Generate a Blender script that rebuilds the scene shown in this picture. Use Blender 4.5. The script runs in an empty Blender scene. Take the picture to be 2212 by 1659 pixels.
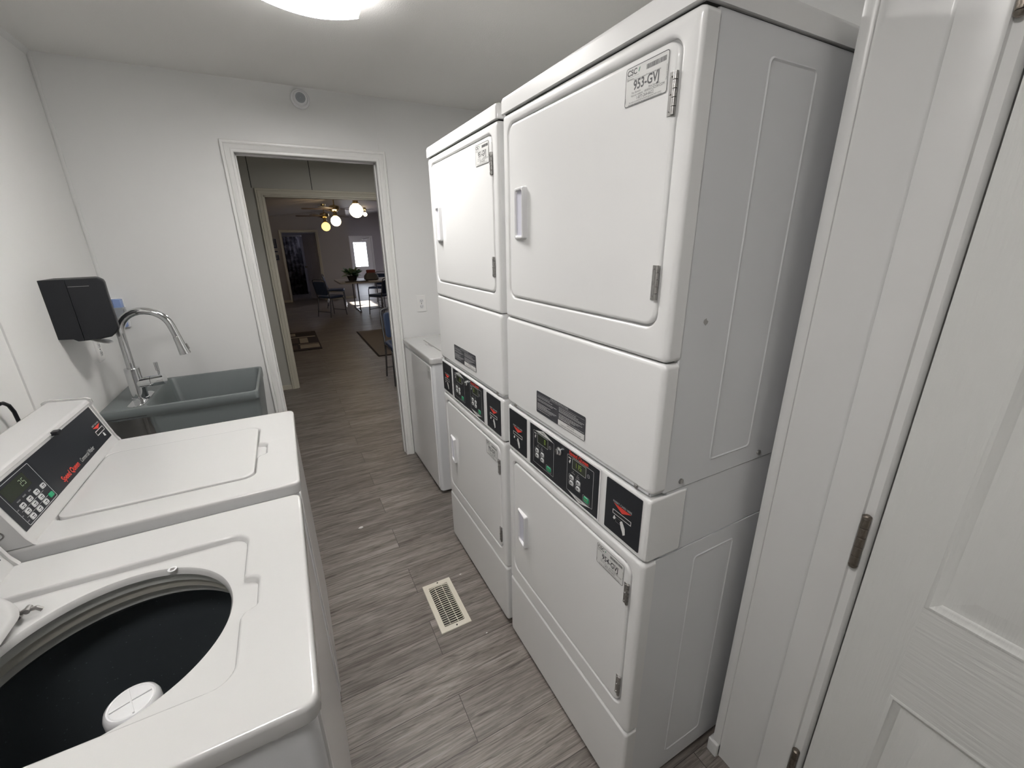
import bpy, bmesh, math, random
from mathutils import Vector, Matrix
random.seed(7)
SC = bpy.context.scene
COL = SC.collection
PI = math.pi

# ------------------------------------------------------------------ camera, world, light, exposure
F_PX, CAM_H = 906.34, 1.5929
YAW, PITCH, ROLL = -0.4829, -0.3264, 0.0150
cam_d = bpy.data.cameras.new('camera'); cam = bpy.data.objects.new('camera', cam_d); COL.objects.link(cam)
cam_d.sensor_fit = 'HORIZONTAL'; cam_d.sensor_width = 36.0; cam_d.lens = F_PX / 2212.0 * 36.0
cam_d.clip_start = 0.02; cam_d.clip_end = 200
Rm = (Matrix.Rotation(YAW, 3, 'Z') @ Matrix.Rotation(PITCH, 3, 'X') @ Matrix.Rotation(ROLL, 3, 'Y'))
basis = Matrix(((1, 0, 0), (0, 0, -1), (0, 1, 0)))      # camera looks down -Z; our frame looks along +Y
cam.matrix_world = Matrix.Translation((0, 0, CAM_H)) @ (Rm @ basis).to_4x4()
SC.camera = cam

w = bpy.data.worlds.new('world'); SC.world = w; w.use_nodes = True
bg = w.node_tree.nodes['Background']; bg.inputs[0].default_value = (0.80, 0.88, 1.0, 1); bg.inputs[1].default_value = 7.0

sun_d = bpy.data.lights.new('sun', 'SUN'); sun_d.energy = 60; sun_d.angle = math.radians(0.6); sun_d.color = (1, .97, .93)
sun = bpy.data.objects.new('sun', sun_d); COL.objects.link(sun)
sun.rotation_euler = Vector((-math.cos(math.radians(30)), -0.12, -math.sin(math.radians(30)))).to_track_quat('-Z', 'Y').to_euler()
sun.location = (9, 13, 6)

# second ceiling lamp of the laundry, over the camera (outside the picture)
al = bpy.data.lights.new('back_room_lamp', 'AREA'); al.shape = 'DISK'; al.size = 0.4; al.energy = 15.5; al.color = (1, .97, .94)
alo = bpy.data.objects.new('back_room_lamp', al); COL.objects.link(alo); alo.location = (-0.36, 0.14, 2.40)
# unseen fill lights added to brighten the hall, far room and washroom
for nm, loc, en, sz, cl_ in (('hall_fill', (.9, 4.1, 2.38), 12, .3, (1, .97, .93)), ('far_room_fill', (3.9, 15.5, 2.7), 60, .5, (.93, .90, 1)), ('washroom_fill', (.9, 15.2, 2.3), 4, .3, (.8, .8, 1))):
    l_ = bpy.data.lights.new(nm, 'AREA'); l_.shape = 'DISK'; l_.size = sz; l_.energy = en; l_.color = cl_
    lo_ = bpy.data.objects.new(nm, l_); COL.objects.link(lo_); lo_.location = loc

SC.view_settings.view_transform = 'Standard'; SC.view_settings.look = 'None'
SC.view_settings.gamma = 1; SC.view_settings.exposure = 0.0
SC.view_settings.use_curve_mapping = False
LAMP = 58.0      # emission of the ceiling fixture

# ------------------------------------------------------------------ materials
def nt(name):
    m = bpy.data.materials.new(name); m.use_nodes = True
    return m, m.node_tree, m.node_tree.nodes['Principled BSDF']
def mat(name, col, rough=.5, metal=0, coat=0, bump=None, spec=.5, emit=None, es=0, mottled=0):
    m, t, b = nt(name)
    b.inputs['Base Color'].default_value = (*col, 1); b.inputs['Roughness'].default_value = rough
    b.inputs['Metallic'].default_value = metal; b.inputs['Coat Weight'].default_value = coat
    b.inputs['Specular IOR Level'].default_value = spec; b.inputs['Coat Roughness'].default_value = .03
    if emit: b.inputs['Emission Color'].default_value = (*emit, 1); b.inputs['Emission Strength'].default_value = es
    tc = None
    if bump or mottled:
        tc = t.nodes.new('ShaderNodeTexCoord')
    if bump:
        sc, st, stretch = bump
        mp = t.nodes.new('ShaderNodeMapping'); mp.inputs['Scale'].default_value = stretch
        n = t.nodes.new('ShaderNodeTexNoise'); n.inputs['Scale'].default_value = sc; n.inputs['Detail'].default_value = 3
        bp = t.nodes.new('ShaderNodeBump'); bp.inputs['Strength'].default_value = st; bp.inputs['Distance'].default_value = .002
        t.links.new(tc.outputs['Object'], mp.inputs[0]); t.links.new(mp.outputs[0], n.inputs['Vector'])
        t.links.new(n.outputs[0], bp.inputs['Height']); t.links.new(bp.outputs[0], b.inputs['Normal'])
    if mottled:
        n2 = t.nodes.new('ShaderNodeTexNoise'); n2.inputs['Scale'].default_value = 2.2; n2.inputs['Detail'].default_value = 4
        mx = t.nodes.new('ShaderNodeMix'); mx.data_type = 'RGBA'
        mx.inputs[6].default_value = (*col, 1); mx.inputs[7].default_value = (*[c * (1 - mottled) for c in col], 1)
        t.links.new(tc.outputs['Object'], n2.inputs['Vector']); t.links.new(n2.outputs[0], mx.inputs[0]); t.links.new(mx.outputs[2], b.inputs['Base Color'])
    return m
U = (1, 1, 1)
M = {}
M['wall'] = mat('white_wall_paint', (.80, .80, .79), .45, bump=(60, .12, U), mottled=.05)
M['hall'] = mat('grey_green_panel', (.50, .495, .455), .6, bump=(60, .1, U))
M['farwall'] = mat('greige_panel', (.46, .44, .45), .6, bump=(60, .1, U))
M['ceil'] = mat('textured_ceiling', (.90, .89, .865), .9, bump=(180, .5, U))
M['trim'] = mat('white_gloss_trim', (.84, .835, .82), .32)
M['jamb'] = mat('thick_white_gloss', (.82, .82, .81), .3, bump=(22, .3, U), mottled=.05)
M['cream'] = mat('cream_trim', (.62, .59, .50), .45)
M['doorv'] = mat('door_grain_upright', (.78, .785, .765), .38, bump=(38, .75, (1, 3.2, .25)))
M['doorh'] = mat('door_grain_level', (.78, .785, .765), .38, bump=(38, .75, (1, .25, 3.2)))
M['enamel'] = mat('white_enamel', (.84, .84, .835), .32, coat=.6)
M['wfront'] = mat('glossy_washer_front', (.84, .84, .84), .3, coat=.7)
M['side'] = mat('white_steel_shaded', (.74, .75, .765), .38, coat=.2)  # same white paint as the fronts, toned down for the sides' shade
M['deck'] = mat('porcelain_deck', (.575, .573, .567), .22, coat=.5)
M['plastic'] = mat('white_plastic', (.80, .80, .81), .25, coat=.2)
M['capgrey'] = mat('grey_end_cap', (.52, .515, .51), .4)
M['recess'] = mat('handle_recess', (.62, .62, .70), .3)
M['black'] = mat('black_overlay', (.016, .018, .022), .32, spec=.28)
M['blackp'] = mat('black_plastic', (.014, .015, .018), .45, bump=(300, .15, U), spec=.3)
M['char'] = mat('charcoal_label', (.045, .047, .055), .35)
M['ink'] = mat('black_ink', (.05, .05, .055), .5)
M['paper'] = mat('silver_white_label', (.70, .70, .685), .35)
M['ltgrey'] = mat('light_grey_print', (.55, .56, .56), .45)
M['red'] = mat('red_print', (.62, .045, .03), .4)
M['green'] = mat('green_button', (.01, .30, .14), .4)
M['leafgreen'] = mat('green_print', (.10, .28, .18), .5)
M['chrome'] = mat('chrome', (.78, .79, .80), .07, metal=1)
M['steel'] = mat('dull_steel', (.42, .41, .40), .35, metal=1)
M['oldmetal'] = mat('worn_hinge_metal', (.24, .21, .18), .4, metal=1, bump=(200, .6, U))
M['slate'] = mat('slate_sink_resin', (.15, .17, .172), .42, mottled=.1)
M['nearblack'] = mat('black_gap', (.02, .02, .02), .7)  # feet and slots, also painted shade in the dryer panel gaps
M['tubring'] = mat('grey_tub_ring', (.44, .45, .43), .4)
M['tubring2'] = mat('beige_tub_ring', (.36, .35, .31), .4)
M['reg'] = mat('cream_register', (.72, .68, .58), .45, mottled=.08)
M['duct'] = mat('dark_duct', (.03, .028, .025), .8)
M['navy'] = mat('navy_vinyl', (.035, .06, .13), .4)
M['chairmetal'] = mat('dark_chrome', (.30, .31, .34), .25, metal=1)
M['tabletop'] = mat('laminate_top', (.55, .54, .55), .35)
M['brass'] = mat('polished_brass', (.60, .50, .30), .2, metal=1)
M['blade'] = mat('brown_fan_blade', (.12, .085, .07), .5)
M['globe'] = mat('lit_globe', (1, .9, .75), .5, emit=(1, .76, .46), es=20)
M['globe2'] = mat('dim_lit_globe', (1, .85, .5), .5, emit=(1, .66, .20), es=2.2)
M['diff'] = mat('lit_diffuser', (1, 1, 1), .5, emit=(1.0, .975, .945), es=LAMP)
M['segs'] = mat('lit_segments', (.2, .3, .05), .5, emit=(.45, .55, .10), es=.12)
M['segd'] = mat('dim_segments', (.12, .15, .10), .5, emit=(.30, .36, .25), es=.25)
M['lcd'] = mat('display_window', (.022, .028, .018), .25)
M['sign'] = mat('blue_grey_sign', (.05, .07, .13), .5)
M['plant'] = mat('green_leaf', (.06, .17, .07), .5)
M['plantw'] = mat('pale_leaf', (.32, .42, .28), .5)
M['bag'] = mat('grey_bag', (.16, .16, .18), .5)
M['redbag'] = mat('dull_red_cloth', (.25, .07, .06), .7)
M['dark'] = mat('dark_cloth', (.03, .028, .03), .8)
M['rugb'] = mat('beige_rug', (.22, .19, .165), .95, bump=(400, .6, U))
M['blue'] = mat('clear_blue_plastic', (.24, .33, .58), .25)
M['greyband'] = mat('smoked_band', (.28, .30, .32), .3)
M['lint'] = mat('white_lint', (.75, .74, .72), .9)
M['ground'] = mat('bright_ground', (.7, .7, .7), .9)

def tub_mat():
    m, t, b = nt('speckled_porcelain_tub')
    tc = t.nodes.new('ShaderNodeTexCoord'); v = t.nodes.new('ShaderNodeTexVoronoi'); v.inputs['Scale'].default_value = 70
    r = t.nodes.new('ShaderNodeValToRGB'); r.color_ramp.elements[0].position = .05; r.color_ramp.elements[0].color = (.16, .19, .22, 1)
    r.color_ramp.elements[1].position = .11; r.color_ramp.elements[1].color = (.060, .070, .078, 1)
    t.links.new(tc.outputs['Object'], v.inputs[0]); t.links.new(v.outputs[0], r.inputs[0]); t.links.new(r.outputs[0], b.inputs['Base Color'])
    b.inputs['Roughness'].default_value = .3
    return m
M['tub'] = tub_mat()

def floor_mat():
    m, t, b = nt('grey_oak_vinyl_planks')
    N, L = t.nodes, t.links
    tc = N.new('ShaderNodeTexCoord')
    br = N.new('ShaderNodeTexBrick'); br.inputs['Scale'].default_value = 1
    br.inputs['Brick Width'].default_value = 1.22; br.inputs['Row Height'].default_value = .181
    br.inputs['Mortar Size'].default_value = .0012; br.inputs['Mortar Smooth'].default_value = .3
    br.offset = .5; br.squash = 1; br.offset_frequency = 2
    br.inputs['Color1'].default_value = (0, 0, 0, 1); br.inputs['Color2'].default_value = (1, 1, 1, 1); br.inputs['Mortar'].default_value = (.5, .5, .5, 1)
    sh = N.new('ShaderNodeMapping'); sh.inputs['Location'].default_value = (-.325, .002, 0); L.new(tc.outputs['Object'], sh.inputs[0]); L.new(sh.outputs[0], br.inputs['Vector'])
    # one offset per plank so grain does not run across seams
    sep = N.new('ShaderNodeSeparateColor'); L.new(br.outputs['Color'], sep.inputs[0])
    mul = N.new('ShaderNodeMath'); mul.operation = 'MULTIPLY'; mul.inputs[1].default_value = 37.0; L.new(sep.outputs[0], mul.inputs[0])
    cmb = N.new('ShaderNodeCombineXYZ'); L.new(mul.outputs[0], cmb.inputs[0]); L.new(mul.outputs[0], cmb.inputs[2])
    add = N.new('ShaderNodeVectorMath'); add.operation = 'ADD'; L.new(tc.outputs['Object'], add.inputs[0]); L.new(cmb.outputs[0], add.inputs[1])
    def noise(scale, st, detail, dist=0):
        mp = N.new('ShaderNodeMapping'); mp.inputs['Scale'].default_value = st; L.new(add.outputs[0], mp.inputs[0])
        n = N.new('ShaderNodeTexNoise'); n.inputs['Scale'].default_value = scale; n.inputs['Detail'].default_value = detail
        n.inputs['Distortion'].default_value = dist; n.inputs['Roughness'].default_value = .62
        L.new(mp.outputs[0], n.inputs['Vector']); return n
    n1 = noise(1.0, (1.6, 13, 1), 5, 1.6)
    n2 = noise(1.0, (7, 150, 1), 6, .9)
    n3 = noise(1.0, (3.2, 55, 1), 3, 2.2)
    r1 = N.new('ShaderNodeValToRGB'); e = r1.color_ramp.elements
    e[0].position = .33; e[0].color = (.150, .128, .114, 1); e[1].position = .66; e[1].color = (.275, .250, .230, 1)
    L.new(n1.outputs[0], r1.inputs[0])
    r2 = N.new('ShaderNodeValToRGB'); e = r2.color_ramp.elements
    e[0].position = .36; e[0].color = (.62, .61, .60, 1); e[1].position = .60; e[1].color = (1.12, 1.12, 1.12, 1)
    L.new(n2.outputs[0], r2.inputs[0])
    mx = N.new('ShaderNodeMix'); mx.data_type = 'RGBA'; mx.blend_type = 'MULTIPLY'; mx.inputs[0].default_value = 1
    L.new(r1.outputs[0], mx.inputs[6]); L.new(r2.outputs[0], mx.inputs[7])
    r3 = N.new('ShaderNodeValToRGB'); e = r3.color_ramp.elements
    e[0].position = .34; e[0].color = (.52, .50, .48, 1); e[1].position = .47; e[1].color = (1, 1, 1, 1)
    L.new(n3.outputs[0], r3.inputs[0])
    mx3 = N.new('ShaderNodeMix'); mx3.data_type = 'RGBA'; mx3.blend_type = 'MULTIPLY'; mx3.inputs[0].default_value = 1
    L.new(mx.outputs[2], mx3.inputs[6]); L.new(r3.outputs[0], mx3.inputs[7]); mx = mx3
    # plank tone
    rt = N.new('ShaderNodeMapRange'); rt.inputs[3].default_value = .88; rt.inputs[4].default_value = 1.14; L.new(sep.outputs[0], rt.inputs[0])
    mt = N.new('ShaderNodeVectorMath'); mt.operation = 'SCALE'; L.new(mx.outputs[2], mt.inputs[0]); L.new(rt.outputs[0], mt.inputs['Scale'])
    mm = N.new('ShaderNodeMix'); mm.data_type = 'RGBA'; L.new(br.outputs['Fac'], mm.inputs[0]); L.new(mt.outputs[0], mm.inputs[6]); mm.inputs[7].default_value = (.04, .034, .03, 1)
    L.new(mm.outputs[2], b.inputs['Base Color'])
    b.inputs['Roughness'].default_value = .42; b.inputs['Specular IOR Level'].default_value = .45
    bp = N.new('ShaderNodeBump'); bp.inputs['Strength'].default_value = .25; bp.inputs['Distance'].default_value = .001
    L.new(n2.outputs[0], bp.inputs['Height']); L.new(bp.outputs[0], b.inputs['Normal'])
    return m
M['floor'] = floor_mat()

def curtain_mat():
    m, t, b = nt('stone_print_curtain')
    tc = t.nodes.new('ShaderNodeTexCoord'); mp = t.nodes.new('ShaderNodeMapping'); mp.inputs['Scale'].default_value = (4, 4, 6)
    n = t.nodes.new('ShaderNodeTexNoise'); n.inputs['Scale'].default_value = 1.2; n.inputs['Detail'].default_value = 3
    r = t.nodes.new('ShaderNodeValToRGB'); e = r.color_ramp.elements
    e[0].position = .42; e[0].color = (.02, .02, .025, 1); e[1].position = .58; e[1].color = (.12, .115, .125, 1)
    t.links.new(tc.outputs['Object'], mp.inputs[0]); t.links.new(mp.outputs[0], n.inputs[0]); t.links.new(n.outputs[0], r.inputs[0]); t.links.new(r.outputs[0], b.inputs['Base Color'])
    b.inputs['Roughness'].default_value = .8
    return m
M['curtain'] = curtain_mat()

def glass_mat():
    m = bpy.data.materials.new('window_glass'); m.use_nodes = True; t = m.node_tree; t.nodes.clear()
    o = t.nodes.new('ShaderNodeOutputMaterial'); mx = t.nodes.new('ShaderNodeMixShader'); fr = t.nodes.new('ShaderNodeFresnel'); fr.inputs[0].default_value = 1.45
    a = t.nodes.new('ShaderNodeBsdfTransparent'); g = t.nodes.new('ShaderNodeBsdfGlossy'); g.inputs['Roughness'].default_value = .02
    t.links.new(fr.outputs[0], mx.inputs[0]); t.links.new(a.outputs[0], mx.inputs[1]); t.links.new(g.outputs[0], mx.inputs[2]); t.links.new(mx.outputs[0], o.inputs[0])
    return m
M['glass'] = glass_mat()

# ------------------------------------------------------------------ mesh builder
def rr(a0, a1, b0, b1, r, n=6):
    """rounded rectangle, counter-clockwise list of (a, b)"""
    r = max(min(r, (a1 - a0) / 2 - 1e-5, (b1 - b0) / 2 - 1e-5), 1e-5)
    out = []
    for (ca, cb, t0) in ((a1 - r, b1 - r, 0), (a0 + r, b1 - r, 90), (a0 + r, b0 + r, 180), (a1 - r, b0 + r, 270)):
        for i in range(n + 1):
            t = math.radians(t0 + 90 * i / n)
            out.append((ca + r * math.cos(t), cb + r * math.sin(t)))
    return out

class MB:
    def __init__(s): s.bm = bmesh.new()
    def faces(s, vs, fs, mi=0):
        v = [s.bm.verts.new(p) for p in vs]
        for f in fs:
            try:
                q = s.bm.faces.new([v[i] for i in f]); q.material_index = mi
            except ValueError: pass
        return s
    def loft(s, rings, cap0=False, cap1=False, mi=0, mis=None, closed=True):
        V = [[s.bm.verts.new(p) for p in r] for r in rings]; n = len(rings[0])
        for k in range(len(V) - 1):
            for i in range(n if closed else n - 1):
                j = (i + 1) % n
                try: f = s.bm.faces.new((V[k][i], V[k][j], V[k + 1][j], V[k + 1][i])); f.material_index = mis[k] if mis else mi
                except ValueError: pass
        if cap0: f = s.bm.faces.new(V[0][::-1]); f.material_index = mis[0] if mis else mi
        if cap1: f = s.bm.faces.new(V[-1]); f.material_index = mis[-1] if mis else mi
        return s
    def box(s, x0, x1, y0, y1, z0, z1, mi=0, r=0):
        if r:
            q = lambda z, i: [(a, b, z) for a, b in rr(x0 + i, x1 - i, y0 + i, y1 - i, max(r - i, 1e-4), 4)]
            c = r * .3
            return s.loft([q(z0, r * .99 - r * .0), q(z0 + c, c), q(z0 + r, 0), q(z1 - r, 0), q(z1 - c, c), q(z1, r * .99)], True, True, mi)
        vs = [(x, y, z) for x in (x0, x1) for y in (y0, y1) for z in (z0, z1)]
        return s.faces(vs, [(0, 1, 3, 2), (4, 6, 7, 5), (0, 4, 5, 1), (2, 3, 7, 6), (0, 2, 6, 4), (1, 5, 7, 3)], mi)
    def xpanel(s, spec, n=6, cap0=False, cap1=True, mi=0, mis=None):
        """stack of rounded rectangles facing the x axis: (x, y0, y1, z0, z1, r)"""
        return s.loft([[(x, a, b) for a, b in rr(y0, y1, z0, z1, r, n)] for (x, y0, y1, z0, z1, r) in spec], cap0, cap1, mi, mis)
    def zpanel(s, spec, n=6, cap0=False, cap1=True, mi=0, mis=None):
        return s.loft([[(a, b, z) for a, b in rr(x0, x1, y0, y1, r, n)] for (z, x0, x1, y0, y1, r) in spec], cap0, cap1, mi, mis)
    def cyl(s, p0, p1, r0, r1=None, n=20, mi=0, caps=True):
        r1 = r0 if r1 is None else r1
        p0, p1 = Vector(p0), Vector(p1); d = (p1 - p0).normalized()
        a = d.orthogonal().normalized(); b = d.cross(a)
        ring = lambda p, r: [p + a * (r * math.cos(2 * PI * i / n)) + b * (r * math.sin(2 * PI * i / n)) for i in range(n)]
        return s.loft([ring(p0, r0), ring(p1, r1)], caps, caps, mi)
    def lathe(s, prof, c=(0, 0, 0), n=28, mi=0, cap0=False, cap1=False, axis='z', mis=None):
        """prof: list of (radius, height)"""
        c = Vector(c); R = []
        for r, h in prof:
            ring = []
            for i in range(n):
                u, v = r * math.cos(2 * PI * i / n), r * math.sin(2 * PI * i / n)
                ring.append(c + (Vector((u, v, h)) if axis == 'z' else Vector((h, u, v)) if axis == 'x' else Vector((v, h, u))))
            R.append(ring)
        return s.loft(R, cap0, cap1, mi, mis)
    def tube(s, pts, r, n=10, mi=0, caps=True):
        P = [Vector(p) for p in pts]; R = r if isinstance(r, (list, tuple)) else [r] * len(P)
        T = [(P[min(i + 1, len(P) - 1)] - P[max(i - 1, 0)]).normalized() for i in range(len(P))]
        a = T[0].orthogonal().normalized(); rings = []
        for i, p in enumerate(P):
            a = (a - T[i] * a.dot(T[i])).normalized(); b = T[i].cross(a)
            rings.append([p + a * (R[i] * math.cos(2 * PI * k / n)) + b * (R[i] * math.sin(2 * PI * k / n)) for k in range(n)])
        return s.loft(rings, caps, caps, mi)
    def prism(s, poly, lo, hi, axis='z', mi=0):
        f = {'z': lambda a, b, h: (a, b, h), 'y': lambda a, b, h: (a, h, b), 'x': lambda a, b, h: (h, a, b)}[axis]
        return s.loft([[f(a, b, lo) for a, b in poly], [f(a, b, hi) for a, b in poly]], True, True, mi)
    def text(s, body, size, mtx, mi=0, align='LEFT', xs=1.0, bold=0.0, spacing=1.0):
        c = bpy.data.curves.new('t', 'FONT'); c.body = body; c.size = size; c.align_x = align; c.align_y = 'CENTER'
        c.offset = bold; c.space_character = spacing; c.resolution_u = 3
        o = bpy.data.objects.new('t', c); COL.objects.link(o)
        dg = bpy.context.evaluated_depsgraph_get(); me = bpy.data.meshes.new_from_object(o.evaluated_get(dg))
        vs = [mtx @ Vector((v.co.x * xs, v.co.y, 0)) for v in me.vertices]
        s.faces(vs, [tuple(p.vertices) for p in me.polygons], mi)
        bpy.data.objects.remove(o); bpy.data.curves.remove(c); bpy.data.meshes.remove(me)
        return s
    def build(s, name, mats, parent=None, loc=(0, 0, 0), smooth=True, recalc=True, weighted=True):
        if recalc: bmesh.ops.recalc_face_normals(s.bm, faces=s.bm.faces)
        me = bpy.data.meshes.new(name); s.bm.to_mesh(me); s.bm.free()
        for m in (mats if isinstance(mats, (list, tuple)) else [mats]): me.materials.append(m)
        if smooth:
            me.shade_smooth(); me.set_sharp_from_angle(angle=math.radians(38))
        o = bpy.data.objects.new(name, me); COL.objects.link(o); o.location = loc
        if parent: o.parent = parent
        if smooth and weighted:
            wn = o.modifiers.new('weighted_normal', 'WEIGHTED_NORMAL'); wn.keep_sharp = True; wn.weight = 80
        return o

def empty(name, loc, rz=0):
    o = bpy.data.objects.new(name, None); COL.objects.link(o); o.location = loc; o.rotation_euler = (0, 0, rz); o.empty_display_size = .1
    return o
def tag(o, label, cat, group=None):
    o['label'] = label; o['category'] = cat
    if group: o['group'] = group
    return o
def struct(o, label=None):
    o['kind'] = 'structure'
    if label: o['label'] = label
    return o
def copy_tree(o, parent=None):
    c = o.copy(); COL.objects.link(c); c.parent = parent
    if parent: c.matrix_parent_inverse = o.matrix_parent_inverse
    for ch in list(o.children): copy_tree(ch, c)
    return c

# ------------------------------------------------------------------ the setting
XL, XR, YN, YF, ZC = -.87, 1.46, .497, 3.0485, 2.45
A0, A1, AZ = -.1325, .6412, 2.089          # doorway in the far wall
H0, H1, HZ, YH = -.051, 1.75, 2.078, 5.313 # doorway in the hall's far wall

def wall_y(name, x0, x1, y0, y1, zt, hole=None, m=None, label=None, ztr=None):
    """wall lying across y with an optional door hole (x0, x1, z0, z1); ztr: top height at x1"""
    b = MB(); ztr = zt if ztr is None else ztr
    top = lambda x: zt + (ztr - zt) * (x - x0) / (x1 - x0)
    def slab(a, c, z0, z1a, z1c):
        b.prism([(a, z0), (c, z0), (c, z1c), (a, z1a)], y0, y1, 'y')
    if hole:
        h0, h1, hz0, hz1 = hole
        slab(x0, h0, 0, top(x0), top(h0)); slab(h1, x1, 0, top(h1), top(x1)); slab(h0, h1, hz1, top(h0), top(h1))
        if hz0 > 0: slab(h0, h1, 0, hz0, hz0)
    else: slab(x0, x1, 0, zt, ztr)
    return struct(b.build(name, m, smooth=False), label)

# floor with the opening of the floor register
vx0, vx1, vy0, vy1 = .372, .472, 1.378, 1.624
b = MB()
for (x0, x1, y0, y1) in ((-3, vx0, -2, 20.2), (vx1, 6, -2, 20.2), (vx0, vx1, -2, vy0), (vx0, vx1, vy1, 20.2)):
    b.box(x0, x1, y0, y1, -.03, 0)
struct(b.build('floor', M['floor'], smooth=False), 'grey oak plank floor running through all rooms')

# laundry walls and ceiling
def seams_z(b, pts, x=None, y=None, z0=0, z1=ZC, w=.004, d=.0015, mi=0):
    for p in pts:
        if x is not None: b.box(min(x, x + d), max(x, x + d), p - w / 2, p + w / 2, z0, z1, mi)
        else: b.box(p - w / 2, p + w / 2, min(y, y + d), max(y, y + d), z0, z1, mi)
b = MB(); b.box(XL - .1, XL, -2, YF + .11, 0, ZC)
seams_z(b, (2.06,), x=XL, d=.006, w=.03); 
struct(b.build('wall_left', M['wall'], smooth=False), 'white panelled wall behind the washers')
wf = wall_y('wall_far', XL - .1, XR + .1, YF, YF + .11, ZC, (A0, A1, 0, AZ), M['wall'], 'white wall with the open doorway')
b = MB(); seams_z(b, (-.150, .668), y=YF, z0=2.16, d=-.0022, w=.006); seams_z(b, (XL + .012,), y=YF, d=-.004, w=.012)
struct(b.build('trim_9', M['wall'], smooth=False))
b = MB(); b.box(XR, XR + .1, .30, YF + .11, 0, ZC); struct(b.build('wall_right', M['wall'], smooth=False), 'white wall behind the dryers')
b = MB(); b.box(XL - .1, XR + .1, .30, YF + .11, ZC, ZC + .1); struct(b.build('ceiling', M['ceil'], smooth=False), 'textured off-white laundry ceiling')
b = MB()
b.box(1.012, XR + .1, .300, .497, 0, ZC)
struct(b.build('wall_near', M['wall'], smooth=False), 'white wall end beside the dryers')
# small cove bead along the left ceiling line
b = MB(); b.prism([(XL, ZC - .02), (XL + .012, ZC - .006), (XL + .02, ZC), (XL, ZC)], .5, YF, 'y'); struct(b.build('trim_8', M['wall']))
# room behind the camera
b = MB(); b.box(XL - .1, 2.6, -2.1, -2, 0, ZC); struct(b.build('wall_back', M['wall'], smooth=False))
b = MB(); b.box(2.5, 2.6, -2, .30, 0, ZC); struct(b.build('wall_back_right', M['wall'], smooth=False))
b = MB(); b.box(XR + .1, 2.6, .2, .30, 0, ZC); struct(b.build('wall_back_side', M['wall'], smooth=False))
b = MB(); b.box(XL - .1, 2.6, -2, .30, ZC, ZC + .1); struct(b.build('ceiling_back', M['ceil'], smooth=False))

def casing_path(b, x0, x1, zt, yw, sgn, wd, prof, zb=0.0, mi=0):
    """door casing swept round an opening with mitred corners; prof: (offset outward 0..1, thickness)"""
    left = []; 
    rings = []
    for (xa, za) in (('L', 'b'), ('L', 't'), ('R', 't'), ('R', 'b')):
        r = []
        for (o, t) in prof:
            off = o * wd
            x = x0 - off if xa == 'L' else x1 + off
            z = zb if za == 'b' else zt + off
            r.append((x, yw + sgn * t, z))
        rings.append(r)
    b.loft(rings, True, True, mi)
PROF = [(0, 0), (0, .009), (.06, .012), (.22, .012), (.28, .009), (.34, .013), (.62, .016), (.68, .020), (.74, .016), (.80, .019), (.94, .019), (1, .015), (1, 0)]
b = MB(); casing_path(b, A0, A1, AZ, YF, -1, .060, PROF)
struct(b.build('trim_1', M['trim'], weighted=False), 'white moulded casing of the laundry doorway')
b = MB()
b.box(A0 - .001, A0 + .006, YF + .045, YF + .065, 0, AZ); b.box(A1 - .006, A1 + .001, YF + .045, YF + .065, 0, AZ); b.box(A0, A1, YF + .045, YF + .065, AZ - .006, AZ + .001)
struct(b.build('trim_10', M['trim'], smooth=False))

# near jamb on the right (and its twin left of the camera) with header
def jamb_section(x, s):
    P = [(.075, .523), (.003, .523), (-.008, .520), (-.010, .516), (-.010, .502), (-.007, .497), (-.002, .497), (0, .489), (0, .395), (-.003, .389), (-.010, .384), (-.010, .325), (-.007, .319), (0, .317), (0, .301), (.004, .296), (.012, .294), (.012, .40), (.075, .4975)]
    return [(x + s * a, c) for a, c in P]
b = MB(); b.prism(jamb_section(1.0, 1), 0, ZC, 'z'); struct(b.build('trim_2', M['jamb'], weighted=False), 'thickly painted door jamb at the right')
b = MB(); b.box(.982, 1.07, .497, .530, 0, .055, r=.004); struct(b.build('baseboard_near', M['jamb'], smooth=False))

# hall
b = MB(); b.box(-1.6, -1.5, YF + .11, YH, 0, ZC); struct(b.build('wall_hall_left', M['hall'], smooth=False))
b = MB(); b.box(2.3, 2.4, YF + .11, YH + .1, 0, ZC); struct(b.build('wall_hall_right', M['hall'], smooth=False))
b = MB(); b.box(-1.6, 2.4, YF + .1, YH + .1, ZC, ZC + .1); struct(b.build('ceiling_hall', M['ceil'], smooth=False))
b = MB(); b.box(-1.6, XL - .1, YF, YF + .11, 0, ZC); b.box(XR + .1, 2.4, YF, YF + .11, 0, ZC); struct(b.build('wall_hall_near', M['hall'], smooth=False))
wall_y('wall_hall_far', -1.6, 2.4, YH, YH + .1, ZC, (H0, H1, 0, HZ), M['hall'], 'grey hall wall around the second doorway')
b = MB(); seams_z(b, (-.139, .42), y=YH, z0=HZ + .068, d=-.002, w=.006); struct(b.build('trim_5', M['nearblack'], smooth=False))
b = MB(); casing_path(b, H0, H1, HZ, YH, -1, .0675, PROF); struct(b.build('trim_6', M['cream'], weighted=False), 'cream casing of the second doorway')
b = MB(); b.box(H0 - .001, H0 + .012, YH, YH + .1, 0, HZ); b.box(H1 - .012, H1, YH, YH + .1, 0, HZ); b.box(H0, H1, YH, YH + .1, HZ - .012, HZ + .001); struct(b.build('trim_7', M['cream'], smooth=False))
b = MB(); b.box(-1.5, H0 - .0675, YH - .012, YH, 0, .055, r=.003); struct(b.build('baseboard_hall', M['cream'], smooth=False), 'cream baseboard of the hall')

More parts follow.
